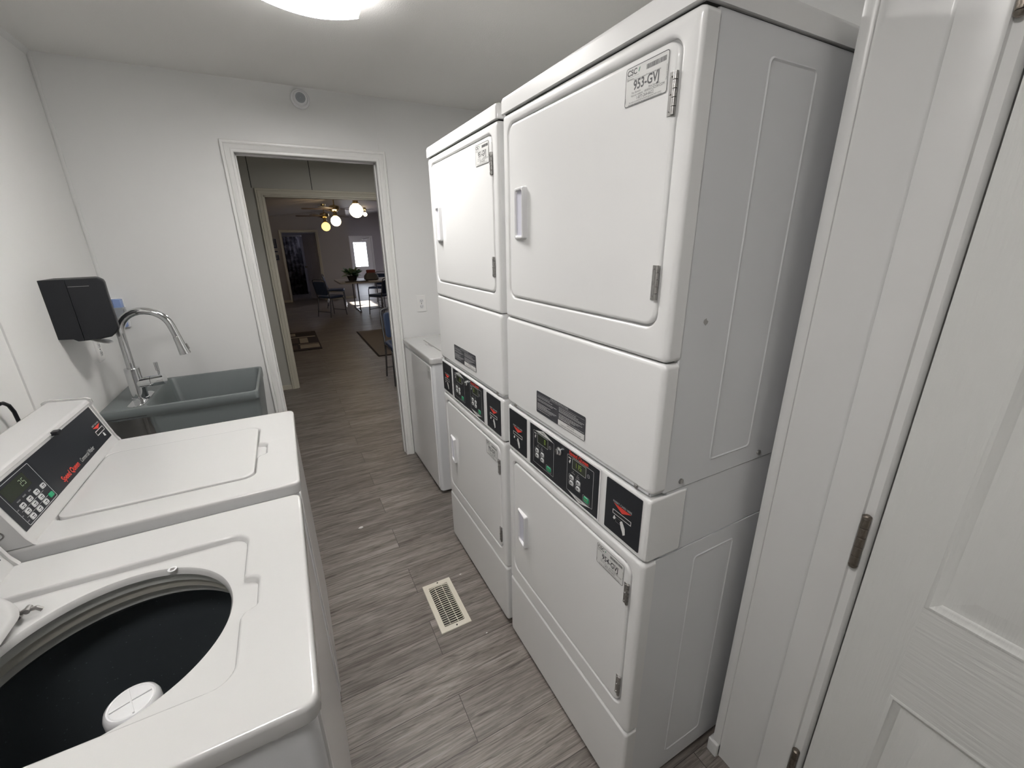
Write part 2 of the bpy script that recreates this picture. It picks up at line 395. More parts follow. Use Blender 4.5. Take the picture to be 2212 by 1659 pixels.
# big room beyond
YA, YE = 14.1, 20.0
ct = lambda x: 2.365 + .127 * x
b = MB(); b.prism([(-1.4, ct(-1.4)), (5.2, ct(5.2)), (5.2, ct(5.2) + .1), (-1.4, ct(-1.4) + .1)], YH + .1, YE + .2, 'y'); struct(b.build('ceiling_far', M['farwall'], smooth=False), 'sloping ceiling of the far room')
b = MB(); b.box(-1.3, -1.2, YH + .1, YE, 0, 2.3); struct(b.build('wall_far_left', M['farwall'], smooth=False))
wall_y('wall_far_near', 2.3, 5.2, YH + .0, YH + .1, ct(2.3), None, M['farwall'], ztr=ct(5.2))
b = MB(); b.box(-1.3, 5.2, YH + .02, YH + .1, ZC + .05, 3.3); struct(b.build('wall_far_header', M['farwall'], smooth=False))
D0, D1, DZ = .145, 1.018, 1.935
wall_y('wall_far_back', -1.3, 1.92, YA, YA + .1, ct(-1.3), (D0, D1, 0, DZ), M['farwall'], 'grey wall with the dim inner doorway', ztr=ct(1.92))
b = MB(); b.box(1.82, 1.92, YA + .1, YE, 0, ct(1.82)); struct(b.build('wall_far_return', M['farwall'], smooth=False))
E0, E1, EZ = 2.79, 3.63, 1.87
wall_y('wall_exterior', 1.82, 5.2, YE, YE + .1, ct(1.82), (E0, E1, 0, EZ), M['farwall'], 'pale wall around the glazed outside door', ztr=ct(5.2))
# right wall with a window letting the sun in
b = MB()
b.box(5.0, 5.1, YH + .1, 12.25, 0, 3.1); b.box(5.0, 5.1, 13.65, YE + .1, 0, 3.1); b.box(5.0, 5.1, 12.25, 13.65, 0, 1.62); b.box(5.0, 5.1, 12.25, 13.65, 2.05, 3.1)
struct(b.build('wall_far_right', M['farwall'], smooth=False))
wd = struct(empty('window_1', (5.05, 12.95, 1.62)))
b = MB(); b.box(-.005, .005, -.67, .67, .02, .41); b.build('pane', M['glass'], wd, smooth=False)
b = MB()
for q in ((-.03, .03, -.70, -.66, 0, .43), (-.03, .03, .66, .70, 0, .43), (-.03, .03, -.66, .66, 0, .03), (-.03, .03, -.66, .66, .40, .43)): b.box(*q)
b.build('window_frame', M['trim'], wd, smooth=False)
b = MB(); casing_path(b, D0, D1, DZ, YA, -1, .07, PROF); struct(b.build('trim_11', M['cream'], weighted=False), 'pale casing of the dim inner doorway')
b = MB(); casing_path(b, E0, E1, EZ, YE, -1, .065, PROF); struct(b.build('trim_12', M['trim'], weighted=False))
b = MB(); b.box(-1.2, D0 - .07, YA - .012, YA, 0, .07); b.box(D1 + .07, 1.92, YA - .012, YA, 0, .07); struct(b.build('baseboard_far', M['cream'], smooth=False))
# washroom behind the inner doorway
b = MB(); b.box(-.4, 1.82, 17.0, 17.1, 0, 2.6)
struct(b.build('wall_washroom_back', M['farwall'], smooth=False))
b = MB(); b.box(-.5, -.4, YA + .1, 17.1, 0, 2.6); struct(b.build('wall_washroom_left', M['farwall'], smooth=False))
# inner door leaf, standing half open into the washroom
d2 = struct(empty('door_2', (1.01, YA + .09, 0), math.radians(112)), 'dark inner door standing open into the washroom')
b = MB(); b.box(.0, .82, -.018, .018, .01, 1.92)
for z0, z1 in ((.15, .75), (.85, 1.35), (1.45, 1.8)):
    for x0, x1 in ((.1, .37), (.45, .72)):
        b.box(x0, x1, .018, .024, z0, z1)
b.build('door_leaf', M['farwall'], d2, smooth=False)
b = MB(); b.lathe([(.012, 0), (.012, .03), (.028, .045), (.028, .06), (.001, .07)], (.76, .018, .95), 16, axis='y'); b.build('door_knob', M['brass'], d2)
# outside door with its glazing
d3 = struct(empty('door_3', (E0, YE + .03, 0)), 'white outside door with a bright glass pane')
gw0, gw1, gz0, gz1 = .09, .62, .66, 1.675
W3 = E1 - E0
b = MB(); b.box(0, gw0, 0, .045, .01, EZ); b.box(gw1, W3, 0, .045, .01, EZ); b.box(gw0, gw1, 0, .045, .01, gz0); b.box(gw0, gw1, 0, .045, gz1, EZ)
b.box(.18, W3 - .12, -.012, 0, .18, .52, r=.005)
b.build('door_leaf', M['trim'], d3, smooth=False)
b = MB(); b.box(gw0, gw1, .018, .024, gz0, gz1); b.build('pane', M['glass'], d3, smooth=False)
b = MB()
for q in ((gw0 - .02, gw0, gz0 - .02, gz1 + .02), (gw1, gw1 + .02, gz0 - .02, gz1 + .02), (gw0, gw1, gz0 - .02, gz0), (gw0, gw1, gz1, gz1 + .02)): b.box(q[0], q[1], -.01, 0, q[2], q[3])
b.build('glazing_frame', M['plastic'], d3, smooth=False)
b = MB(); b.box(.45, .72, -.05, -.01, 1.76, 1.80); b.tube([(.5, -.03, 1.8), (.68, -.08, 1.84), (.78, -.02, 1.86)], .008, 6); b.build('door_closer', M['steel'], d3)
b = MB(); b.box(-20, 30, YE + .3, 60, -.06, -.03); struct(b.build('ground', M['ground'], smooth=False))
# a fence and a bare tree outside the glazed door
b = MB()
for i in range(14): b.box(2 + i * .22, 2.03 + i * .22, 27, 27.04, -.03, 2.25)
b.box(1.9, 5.2, 27, 27.05, 2.2, 2.26); b.box(1.9, 5.2, 27, 27.05, 1.55, 1.6)
tag(b.build('railing', M['steel'], smooth=False), 'grey railing seen outside through the glazed door', 'railing')

# ------------------------------------------------------------------ six-panel door, open beside the camera
d1 = struct(empty('door_1', (1.0, .288, 0)), 'white wood-grained panel door standing open at the right')
b = MB(); DW, DH = .70, 2.02           # leaf runs from local y=0 to y=-DW, its visible face at x=0
b.box(.009, .029, -DW, 0, .012, DH, 0)
vs = [-.0, -.098, -.305, -.395, -.602, -DW]       # stile | panel | mullion | panel | stile
rails = [(.012, .20), (.668, .905), (1.60, 1.71), (1.92, DH)]
for side in (0, 1):
    X0, X1 = (0, .010) if side == 0 else (.028, .038)
    for (ya, yb) in ((vs[0], vs[1]), (vs[2], vs[3]), (vs[4], vs[5])):
        if ya == vs[2]:
            for k in range(3): b.box(X0, X1, yb, ya, rails[k][1], rails[k + 1][0], 0)
        else: b.box(X0, X1, yb, ya, .012, DH, 0)
    for (z0, z1) in rails: b.box(X0, X1, vs[4], vs[1], z0, z1, 1)
    s = 1 if side == 0 else -1; xf = 0 if side == 0 else .038
    for (ya, yb) in ((vs[1], vs[2]), (vs[3], vs[4])):
        for k in range(3):
            z0, z1 = rails[k][1], rails[k + 1][0]
            R = lambda dx, i: (xf + s * dx, yb + i, ya - i, z0 + i, z1 - i, .0004)
            b.xpanel([R(0, 0), R(-.0015, .002), R(-.0015, .007), R(.003, .011), R(.004, .016), R(.010, .021), R(.0095, .028), R(.0035, .058), R(.003, .060)], n=1, mis=[0] * 9)
b.build('door_leaf', [M['doorv'], M['doorh']], d1, weighted=False)
for (z, h) in ((.979, .118), (1.955, .118), (.25, .118)):
    b = MB(); 
    x, y = -.009, .021
    for k in range(5):
        za = z - h / 2 + k * h / 5
        b.lathe([(.0072, za + .0006), (.0080, za + .0016), (.0080, za + h / 5 - .0016), (.0072, za + h / 5 - .0006)], (x, y, 0), 14, cap0=True, cap1=True)
    b.lathe([(.0065, z + h / 2), (.0085, z + h / 2 + .001), (.0085, z + h / 2 + .004), (.005, z + h / 2 + .007)], (x, y, 0), 14, cap1=True)
    b.lathe([(.0065, z - h / 2), (.0085, z - h / 2 - .001), (.0075, z - h / 2 - .005), (.004, z - h / 2 - .008)], (x, y, 0), 14, cap1=True)
    b.build('hinge', M['oldmetal'], d1)

# ------------------------------------------------------------------ lettering helpers
def MX(px, py, pz, right, up):
    """matrix whose x axis is `right`, y axis is `up`, placed at the point"""
    r, u = Vector(right), Vector(up); n = r.cross(u)
    return Matrix(((r.x, u.x, n.x, px), (r.y, u.y, n.y, py), (r.z, u.z, n.z, pz), (0, 0, 0, 1)))

def quad2(b, mtx, x0, x1, y0, y1, z=0, mi=0):
    b.faces([mtx @ Vector((x, y, z)) for x, y in ((x0, y0), (x1, y0), (x1, y1), (x0, y1))], [(0, 1, 2, 3)], mi)
def poly2(b, mtx, pts, z=0, mi=0):
    b.faces([mtx @ Vector((x, y, z)) for x, y in pts], [tuple(range(len(pts)))], mi)
def frame2(b, mtx, x0, x1, y0, y1, w, r=0, z=0, mi=0):
    o = rr(x0, x1, y0, y1, r, 4); i = rr(x0 + w, x1 - w, y0 + w, y1 - w, max(r - w, 1e-4), 4)
    n = len(o); b.faces([mtx @ Vector((p[0], p[1], z)) for p in o + i], [(k, (k + 1) % n, n + (k + 1) % n, n + k) for k in range(n)], mi)

SEG = {'0': 'abcdef', '1': 'bc', '2': 'abged', '5': 'afgcd', '7': 'abc', '9': 'abcdfg'}
def seg(b, mtx, s, x, y, h, z, mi):
    w = h * .5; t = h * .11
    for ch in s:
        for k in SEG[ch]:
            q = {'a': (0, w, h - t, h), 'd': (0, w, 0, t), 'g': (0, w, h / 2 - t / 2, h / 2 + t / 2), 'f': (0, t, h / 2, h), 'e': (0, t, 0, h / 2), 'b': (w - t, w, h / 2, h), 'c': (w - t, w, 0, h / 2)}[k]
            quad2(b, mtx, x + q[0], x + q[1], y + q[2], y + q[3], z, mi)
        x += w * 1.45

def sticker(parent, mtx, num, W=.104, H=.063):
    b = MB(); T = lambda dx, dy, dz=.0006: mtx @ Matrix.Translation((dx, dy, dz))
    o = rr(0, W, 0, H, .005, 4)
    b.loft([[mtx @ Vector((p[0], p[1], 0)) for p in o], [mtx @ Vector((p[0], p[1], .0004)) for p in o]], False, True, 0)
    frame2(b, mtx, .0004, W - .0004, .0004, H - .0004, .0011, .0046, .0006, 1)
    b.text('CSC', .0128, T(.0035, .0535), 1, xs=1.05, bold=.00035)
    poly2(b, mtx, [(.0322, .0525), (.0336, .0500), (.0352, .0535), (.0370, .0582), (.0345, .0570)], .0007, 2)
    poly2(b, mtx, [(.0325, .0545), (.0335, .0565), (.0348, .0590), (.0338, .0560)], .0007, 2)
    quad2(b, mtx, .0035, .034, .0468, .0472, .0006, 1)
    b.text('Service', .0058, T(.0035, .0438), 1); b.text('works', .0058, T(.0210, .0438), 3)
    x = .052; rnd = random.Random(3)
    while x < .098:
        wd_ = rnd.choice((.0005, .0007, .0011)); quad2(b, mtx, x, x + wd_, .0485, .0560, .0006, 1); x += wd_ + rnd.choice((.0005, .0008))
    b.text('Please use this machine ID when reporting service', .0037, T(W / 2 + .002, .0405), 1, 'CENTER', xs=.86)
    b.text(num, .0215, T(W / 2 + .001, .0312), 1, 'CENTER', xs=.86, bold=.00045)
    b.text('For Service:', .0048, T(.018, .0205), 1); b.text('Para Servicio:', .0048, T(.060, .0205), 1)
    b.text('Visit our website', .0044, T(.0165, .0158), 1); b.text('WWW.CSCSW.COM', .0058, T(.0505, .0158), 1, xs=.88)
    b.text('1-877-264-6622', .0070, T(W / 2, .0102), 1, 'CENTER', xs=.95)
    b.text('This machine is owned by CSC Serviceworks and operated under a contract.', .0032, T(W / 2, .0057), 1, 'CENTER', xs=.8)
    b.text('All proceeds collected remain the property of CSC Serviceworks at all times.', .0032, T(W / 2, .0026), 1, 'CENTER', xs=.82)
    up = mtx.to_3x3() @ Vector((0, 1, 0)); lf = mtx.to_3x3() @ Vector((-1, 0, 0))
    p = mtx @ Vector((.0025, .006, .0006)); b.text('TSP013', .003, MX(p.x, p.y, p.z, up, lf), 1)
    p = mtx @ Vector((W - .0035, .020, .0006)); b.text('Property of CSC Serviceworks', .003, MX(p.x, p.y, p.z, up, lf), 1, xs=.6)
    o = b.build('service_sticker', [M['paper'], M['ink'], M['leafgreen'], M['ltgrey']], parent, smooth=False, recalc=False)
    o['label'] = 'white service sticker reading ' + num
    return o

# ------------------------------------------------------------------ stacked dryers
DWID = .683
def hinge_mesh(z0, z1, y, x):
    b = MB(); n = 5; h = (z1 - z0) / n
    for k in range(n):
        b.cyl((x, y, z0 + k * h + .0006), (x, y, z0 + (k + 1) * h - .0006), .0042, n=10)
    b.box(x - .001, x + .006, y, y + .012, z0, z1)
    for k in (0, 2, 4): b.cyl((x - .003, y + .008, z0 + (k + .5) * h), (x + .002, y + .008, z0 + (k + .5) * h), .0018, n=8)
    return b

def handle(parent, zc, yc):
    """moulded pull: shallow cup with a raised grip"""
    b = MB(); y0, y1, z0, z1 = yc - .033, yc + .035, zc - .069, zc + .069
    P = lambda x, i, r: (x, y0 + i, y1 - i, z0 + i, z1 - i, r)
    # raised frame: higher on the near side, falling away to the far side
    def ring(x_near, x_far, i, r, k0=0):
        out = []
        for a, c in rr(y0 + i, y1 - i, z0 + i, z1 - i, r, 5):
            t = (a - y0) / (y1 - y0); out.append((x_near + (x_far - x_near) * t, a, c))
        return out
    b.loft([ring(0, 0, 0, .006), ring(-.0125, -.003, .001, .006), ring(-.0150, -.0050, .0035, .005), ring(-.0145, -.0045, .0070, .008), ring(-.0020, -.0010, .0095, .010), ring(-.0006, -.0006, .013, .010)], False, True, 0, mis=[0, 0, 0, 0, 1, 1])
    h = b.build('handle', [M['plastic'], M['recess']], parent); h['label'] = 'white plastic handle with a pale violet recess'
    return h

def front_section(b, y0, y1, z0, z1, hole=None, dep=.038, fr=.011, mi=0):
    """pressed steel front facing -x, its face at x=0, optional door recess"""
    S = [(dep, y0 + .002, y1 - .002, z0 + .002, z1 - .002, fr), (dep, y0, y1, z0, z1, fr), (fr, y0, y1, z0, z1, fr), (fr * .55, y0 + fr * .13, y1 - fr * .13, z0 + fr * .1, z1 - fr * .1, fr),
         (fr * .22, y0 + fr * .45, y1 - fr * .45, z0 + fr * .35, z1 - fr * .35, fr), (0, y0 + fr * 1.1, y1 - fr * 1.1, z0 + fr * .9, z1 - fr * .9, fr)]
    if hole:
        h0, h1, g0, g1, r = hole
        e = .006
        S += [(0, h0 - e, h1 + e, g0 - e, g1 + e, r + e), (.0018, h0 - e * .3, h1 + e * .3, g0 - e * .3, g1 + e * .3, r + e * .3), (.005, h0, h1, g0, g1, r), (.0125, h0, h1, g0, g1, r)]
    b.xpanel(S, n=8, cap0=False, cap1=True, mi=mi)

def make_dryer(oy, numU, numL, label, kd):
    t = tag(empty('stacked_dryer', (.6285, oy, 0)), label, 'dryer', 'stacked tumble dryers')
    W = DWID; DEP = .705
    E_, S_ = M['enamel'], M['side']
    # upper cabinet sides
    def cab(z0, z1, emb):
        b = MB(); b.zpanel([(z0, .036, DEP, .0015, W - .0015, .004), (z1, .036, DEP, .0015, W - .0015, .004)], cap0=True)
        for (x0, x1, e0, e1) in emb:       # pressed rib outline on the side sheet
            r = [(a, c) for a, c in rr(x0, x1, e0, e1, .012, 5)]; r2 = [(a, c) for a, c in rr(x0 + .006, x1 - .006, e0 + .006, e1 - .006, .008, 5)]
            rm = [(a, c) for a, c in rr(x0 + .003, x1 - .003, e0 + .003, e1 - .003, .010, 5)]
            for yy, d in ((.0013, -.0017), (W - .0013, .0017)):
                b.loft([[(a, yy, c) for a, c in r], [(a, yy + d, c) for a, c in rm], [(a, yy, c) for a, c in r2]], False, False)
        return b
    b = cab(1.060, 1.934, [(.175, .322, 1.105, 1.892)])
    b.build('upper_cabinet', S_, t)
    for xx in (.088, .368):
        b = MB(); b.lathe([(.0065, .0015), (.0065, -.002), (.003, -.0035)], (xx, 0, 1.077), 8, axis='y', cap1=True); b.build('bolt', M['steel'], t)
    b = MB(); b.box(.050, DEP, .003, W - .003, .879, 1.0575); b.box(.1125, .114, .0005, .004, .880, 1.050); b.build('control_box_side', S_, t, smooth=False)
    cab(.02, .876, [(.175, .330, .09, .832)]).build('lower_cabinet', S_, t)
    # lid
    b = MB(); P = lambda z, i, r: (z, -.004 + i, DEP + .002 - i, -.0035 + i, W + .0035 - i, r)
    b.zpanel([P(1.9375, .004, .01), P(1.9375, 0, .012), P(1.968, 0, .012), P(1.976, .003, .012), P(1.980, .010, .01)], cap0=True)
    b.build('top_lid', M['enamel'], t)
    for q in ((.010, DEP - .01, .006, W - .006, 1.930, 1.9385), (.014, .05, .012, W - .012, 1.355, 1.366), (.014, .05, .012, W - .012, .290, .304), (.014, .60, .010, W - .010, .866, .884)):
        b = MB(); b.box(*q); b.build('gap_shade', M['nearblack'], t, smooth=False)  # dark strips painting the shade inside the panel gaps
    # fronts
    b = MB(); front_section(b, 0, W, 1.3625, 1.9345, (.036, .648, 1.427, 1.908, .030)); b.build('upper_front', E_, t)
    b = MB(); front_section(b, 0, W, .2985, .877, (.036, .648, .368, .845, .030)); b.build('lower_front', E_, t)
    b = MB(); front_section(b, 0, W, 1.063, 1.3605); b.build('access_panel', E_, t)
    b = MB(); front_section(b, 0, W, .014, .2965, fr=.010); b.build('kick_panel', E_, t)
    # ledge under the access panel with two bolts
    b = MB(); b.box(.010, .06, .012, W - .012, 1.054, 1.090); b.box(.004, .012, .014, W - .014, 1.0575, 1.0695, r=.002); b.build('ledge', S_, t, smooth=False)
    for yy in (.050, W - .058):
        b = MB(); b.lathe([(.0058, .006), (.0058, .001), (.0035, -.001)], (0, yy, 1.0640), 8, axis='x', cap1=True)
        b.build('bolt', M['steel'], t)
    # doors
    for (z0, z1, num, hz, hh) in ((1.431, 1.904, numU, 1.669, ((1.793, 1.857), (1.482, 1.547))), (.372, .841, numL, .597, ((.726, .789), (.406, .475)))):
        y0, y1 = .0405, .6435
        b = MB(); P = lambda x, i: (x, y0 + i, y1 - i, z0 + i, z1 - i, max(.028 - i, .004))
        b.xpanel([P(.0115, 0), P(.006, 0), P(.003, .0008), P(.0010, .003), P(0, .008)], n=8, cap0=True, cap1=True)
        d = b.build('door', E_, t)
        handle(d, hz, .573)
        for (a, c) in hh: hinge_mesh(a, c, .0425, -.001).build('hinge', M['steel'], d)
        sticker(d, MX(-.0006, .164, z1 - .0735, (0, -1, 0), (0, 0, 1)), num)
    # control panel
    b = MB()
    fr = .010; z0, z1 = .8825, 1.0505
    S = [(.11, 0, W, z0, z1, .004), (fr, 0, W, z0, z1, .006), (fr * .4, fr * .2, W - fr * .2, z0 + fr * .15, z1 - fr * .2, .008), (0, fr, W - fr, z0 + fr * .5, z1 - fr * .9, .008)]
    b.xpanel(S, n=5, cap0=True)
    cp = b.build('control_panel', E_, t)
    for k, yr in enumerate((.143, .665)):         # right edge at yr (towards +y), width .122, seen from -x
        m = MX(-.0008, yr, .8985, (0, -1, 0), (0, 0, 1)); b = MB(); w_, h_ = .121, .1425
        o = rr(0, w_, 0, h_, .003, 3); b.loft([[m @ Vector((p[0], p[1], -.001)) for p in o], [m @ Vector((p[0], p[1], .0006)) for p in o]], False, True, 0)
        T = lambda x, y: m @ Matrix.Translation((x, y, .0012))
        b.text('INSERT CARD HERE', .0082, T(w_ / 2, .0905), 1, 'CENTER', xs=.90)
        poly2(b, m, [(.030, .086), (.092, .086), (.061, .071)], .0012, 2)
        frame2(b, m, .029, .093, .056, .068, .0018, .0, .0014, 3)
        quad2(b, m, .034, .088, .0605, .0635, .0014, 4)
        poly2(b, m, [(.036, .040), (.041, .047), (.036, .053), (.0335, .049), (.031, .042)], .0012, 3)
        frame2(b, m, .041, .063, .037, .050, .0010, .001, .0012, 5)
        poly2(b, m, [(.056, .044), (.060, .050), (.064, .051), (.069, .044), (.074, .036), (.076, .020), (.069, .014), (.066, .022), (.061, .030)], .0013, 3)
        b.build('card_reader', [M['black'], M['ltgrey'], M['red'], M['paper'], M['nearblack'], M['steel']], cp, smooth=False, recalc=False)
    m = MX(-.0008, .519, .8965, (0, -1, 0), (0, 0, 1)); b = MB(); w_, h_ = .350, .147
    o = rr(0, w_, 0, h_, .003, 3); oo = rr(-.004, w_ + .004, -.004, h_ + .004, .005, 3)
    V = lambda L, z: [m @ Vector((p[0], p[1], z)) for p in L]
    b.loft([V(oo, -.001), V(oo, .0022), V(o, .0022), V(o, .0006)], False, True, mis=[1, 1, 1, 0])
    def pod(x0, lower):
        x1 = x0 + .118; T = lambda x, y: m @ Matrix.Translation((x, y, .0012))
        frame2(b, m, x0, x1, .016, .130, .0011, .003, .0010, 2)
        if not lower:
            poly2(b, m, [(x0 + .012, .1305), (x1 - .006, .1305), (x0 + .059, .144)], .0011, 3); b.text('UPPER', .0085, T(x0 + .056, .1355), 0, 'CENTER')
        else:
            poly2(b, m, [(x0 + .006, .0155), (x1 - .008, .0155), (x0 + .059, .002)], .0011, 3); b.text('LOWER', .0085, T(x0 + .059, .0105), 0, 'CENTER')
        frame2(b, m, x0 + .024, x0 + .086, .094, .126, .0011, .002, .0011, 2); quad2(b, m, x0 + .0255, x0 + .0845, .0955, .1245, .0009, 8)
        seg(b, m, kd[1] if lower else kd[0], x0 + (.036 if lower else .064), .104, .015, .0012, 4)
        b.lathe([(.0055, .0), (.0045, .0)], m @ Vector((x0 + .097, .106, .0012)), 12, axis='x', mi=2)
        quad2(b, m, x0 + .0945, x0 + .0995, .1056, .1064, .0012, 2)
        for (dx, s1, s2) in ((.030, 'DRYING', ''), (.052, 'COOL', 'DOWN')):
            b.lathe([(.0014, 0), (.0001, 0)], m @ Vector((x0 + dx, .086, .0012)), 8, axis='x', mi=2)
            b.text(s1, .0042, T(x0 + dx, .0805), 3, 'CENTER'); b.text(s2, .0042, T(x0 + dx, .0755), 3, 'CENTER')
        poly2(b, m, [(x0 + .008, .108), (x0 + .014, .118), (x0 + .017, .115), (x0 + .013, .104)], .0012, 3)
        quad2(b, m, x0 + .006, x0 + .018, .120, .123, .0012, 3)
        for i in range(2):
            for j in range(2):
                bx, by = x0 + .014 + i * .031, .0575 - j * .018 + (0 if i == 0 else -.002)
                frame2(b, m, bx - .004, bx + .020, by - .001, by + .015, .0008, .003, .0012, 2)
                p = [m @ Vector((a, c, .0010)) for a, c in rr(bx, bx + .0185, by, by + .0135, .0055, 4)]; q = [m @ Vector((a, c, .0026)) for a, c in rr(bx + .001, bx + .0175, by + .001, by + .0125, .005, 4)]
                b.loft([p, q], False, True, 5)
                quad2(b, m, bx + .005, bx + .0115, by + .0040, by + .0095, .0028, 0); quad2(b, m, bx + .0062, bx + .0104, by + .0062, by + .0073, .0029, 5)
        bx, by = x0 + .080, .0225
        frame2(b, m, bx - .004, bx + .026, by - .002, by + .018, .0008, .003, .0012, 2)
        p = [m @ Vector((a, c, .0010)) for a, c in rr(bx, bx + .0235, by, by + .016, .005, 4)]; q = [m @ Vector((a, c, .0026)) for a, c in rr(bx + .001, bx + .0225, by + .001, by + .015, .005, 4)]
        b.loft([p, q], False, True, 6); b.text('START', .0048, m @ Matrix.Translation((bx + .012, by + .008, .0029)), 7, 'CENTER')
    pod(.021, False); pod(.208, True)
    b.text('Speed Queen', .0165, m @ Matrix.Translation((.216, .1375, .0012)), 7, xs=.96, bold=.0004)
    b.build('control_display', [M['black'], M['plastic'], M['ltgrey'], M['paper'], M['segs'], M['ltgrey'], M['green'], M['red'], M['lcd']], cp, smooth=False, recalc=False)
    b = MB(); c = (-.0008, .350, 1.016); b.lathe([(.0125, .0), (.0125, -.004), (.0105, -.0065), (.0085, -.007), (.0085, -.011), (.0065, -.0125)], c, 20, axis='x', cap1=True)
    b.box(-.0140, -.0130, .349, .351, 1.011, 1.021, 1); k = b.build('key_lock', [M['chrome'], M['nearblack']], cp); k['label'] = 'chrome key lock'
    # instruction label on the access panel
    m = MX(-.0008, .481, 1.094, (0, -1, 0), (0, 0, 1)); b = MB(); w_, h_ = .243, .069
    o = rr(0, w_, 0, h_, .004, 3); b.loft([V(o, 0), V(o, .0005)], False, True, 0)
    V2 = None
    T = lambda x, y: m @ Matrix.Translation((x, y, .0009))
    b.text('OPERATING INSTRUCTIONS', .0078, T(w_ / 2, .0645), 1, 'CENTER', xs=.9); quad2(b, m, .004, w_ - .004, .0595, .0600, .0008, 1)
    rnd = random.Random(5)
    for (x0, x1, rows) in ((.006, .110, (.055, .051, .044, .040, .031, .0275, .024, .0205, .0165, .0105)), (.122, .238, (.055, .0505, .0465, .043, .036, .0325, .029, .0255, .0225))):
        for r_ in rows:
            x = x0; end = x0 + (x1 - x0) * rnd.choice((.5, .8, .95, 1.0, .7))
            while x < end - .003:
                l = rnd.uniform(.003, .010); quad2(b, m, x, min(x + l, end), r_ - .0007, r_ + .0007, .0008, 1); x += l + .0014
    quad2(b, m, .119, .2415, .0015, .0185, .0008, 2)
    b.text('IMPORTANT', .0062, T(.180, .0140), 3, 'CENTER'); b.text('CLEAN LINT FILTER BEFORE EACH LOAD', .0066, T(.180, .0062), 3, 'CENTER', xs=.80)
    b.build('instruction_label', [M['char'], M['ltgrey'], M['paper'], M['ink']], t, smooth=False, recalc=False)
    for (xx, yy) in ((.05, .05), (.05, W - .05), (DEP - .05, .05), (DEP - .05, W - .05)):
        b = MB(); b.cyl((xx, yy, 0), (xx, yy, .02), .018, n=12); b.build('foot', M['nearblack'], t)
    return t

dr1 = make_dryer(.5538, '953-GVJ', '954-GVJ', 'nearer stacked white tumble dryer, stickers reading 953-GVJ and 954-GVJ', ('0', '115'))
dr2 = make_dryer(.5538 + .7155, '951-GVJ', '952-GVJ', 'farther stacked white tumble dryer, stickers reading 951-GVJ and 952-GVJ', ('0', '0'))
# chips and scuffs on the near dryer's side
b = MB()
rnd = random.Random(2)
def scuff(x, z, r):
    n = 9; pts = [(x + r * rnd.uniform(.5, 1) * math.cos(2 * PI * i / n), z + r * rnd.uniform(.5, 1) * math.sin(2 * PI * i / n)) for i in range(n)]
    b.faces([(a, .0009, c) for a, c in pts], [tuple(range(n))])
scuff(.100, 1.437, .008)
o = b.build('paint_chip', M['steel'], dr1, smooth=False); o['label'] = 'small rusty chip on the side panel'

# ------------------------------------------------------------------ top-load washers (front towards local +x)
WW = .64
def star(outline, c, z, N=240):
    """resample a star-shaped outline by angle about c"""
    cx, cy = c; n = len(outline); out = []
    for k in range(N):
        t = 2 * PI * (k + .5) / N; dx, dy = math.cos(t), math.sin(t); best = 0
        for i in range(n):
            (ax, ay), (bx, by) = outline[i], outline[(i + 1) % n]
            ex, ey = bx - ax, by - ay; den = dx * ey - dy * ex
            if abs(den) < 1e-12: continue
            s_ = ((ax - cx) * ey - (ay - cy) * ex) / den; u = ((ax - cx) * dy - (ay - cy) * dx) / den
            if s_ > 0 and -1e-6 <= u <= 1 + 1e-6: best = max(best, s_)
        out.append((cx + dx * best, cy + dy * best, z))
    return out
def inset_outline(x0, x1, y0, y1, r, notch, i=0):
    """lid recess outline with a finger notch on the front (+x) side"""
    x0 += i; x1 -= i; y0 += i; y1 -= i
    pts = []
    base = rr(x0, x1, y0, y1, r, 6)     # starts at the +x +y corner going ccw
    if not notch: return base
    n0, n1, nx = notch; n0 += i; n1 -= i; nx -= i
    # base goes: corner(+,+) ... corner(-,+) ... corner(-,-) ... corner(+,-); notch joins the last to the first
    pts = list(base)
    pts += [(x1, n0 - .012), (x1 + .006, n0), (nx - .006, n0 + .006), (nx, n0 + .014), (nx, n1 - .014), (nx - .008, n1 - .004), (x1 + .003, n1), (x1, n1 + .004)]
    return pts

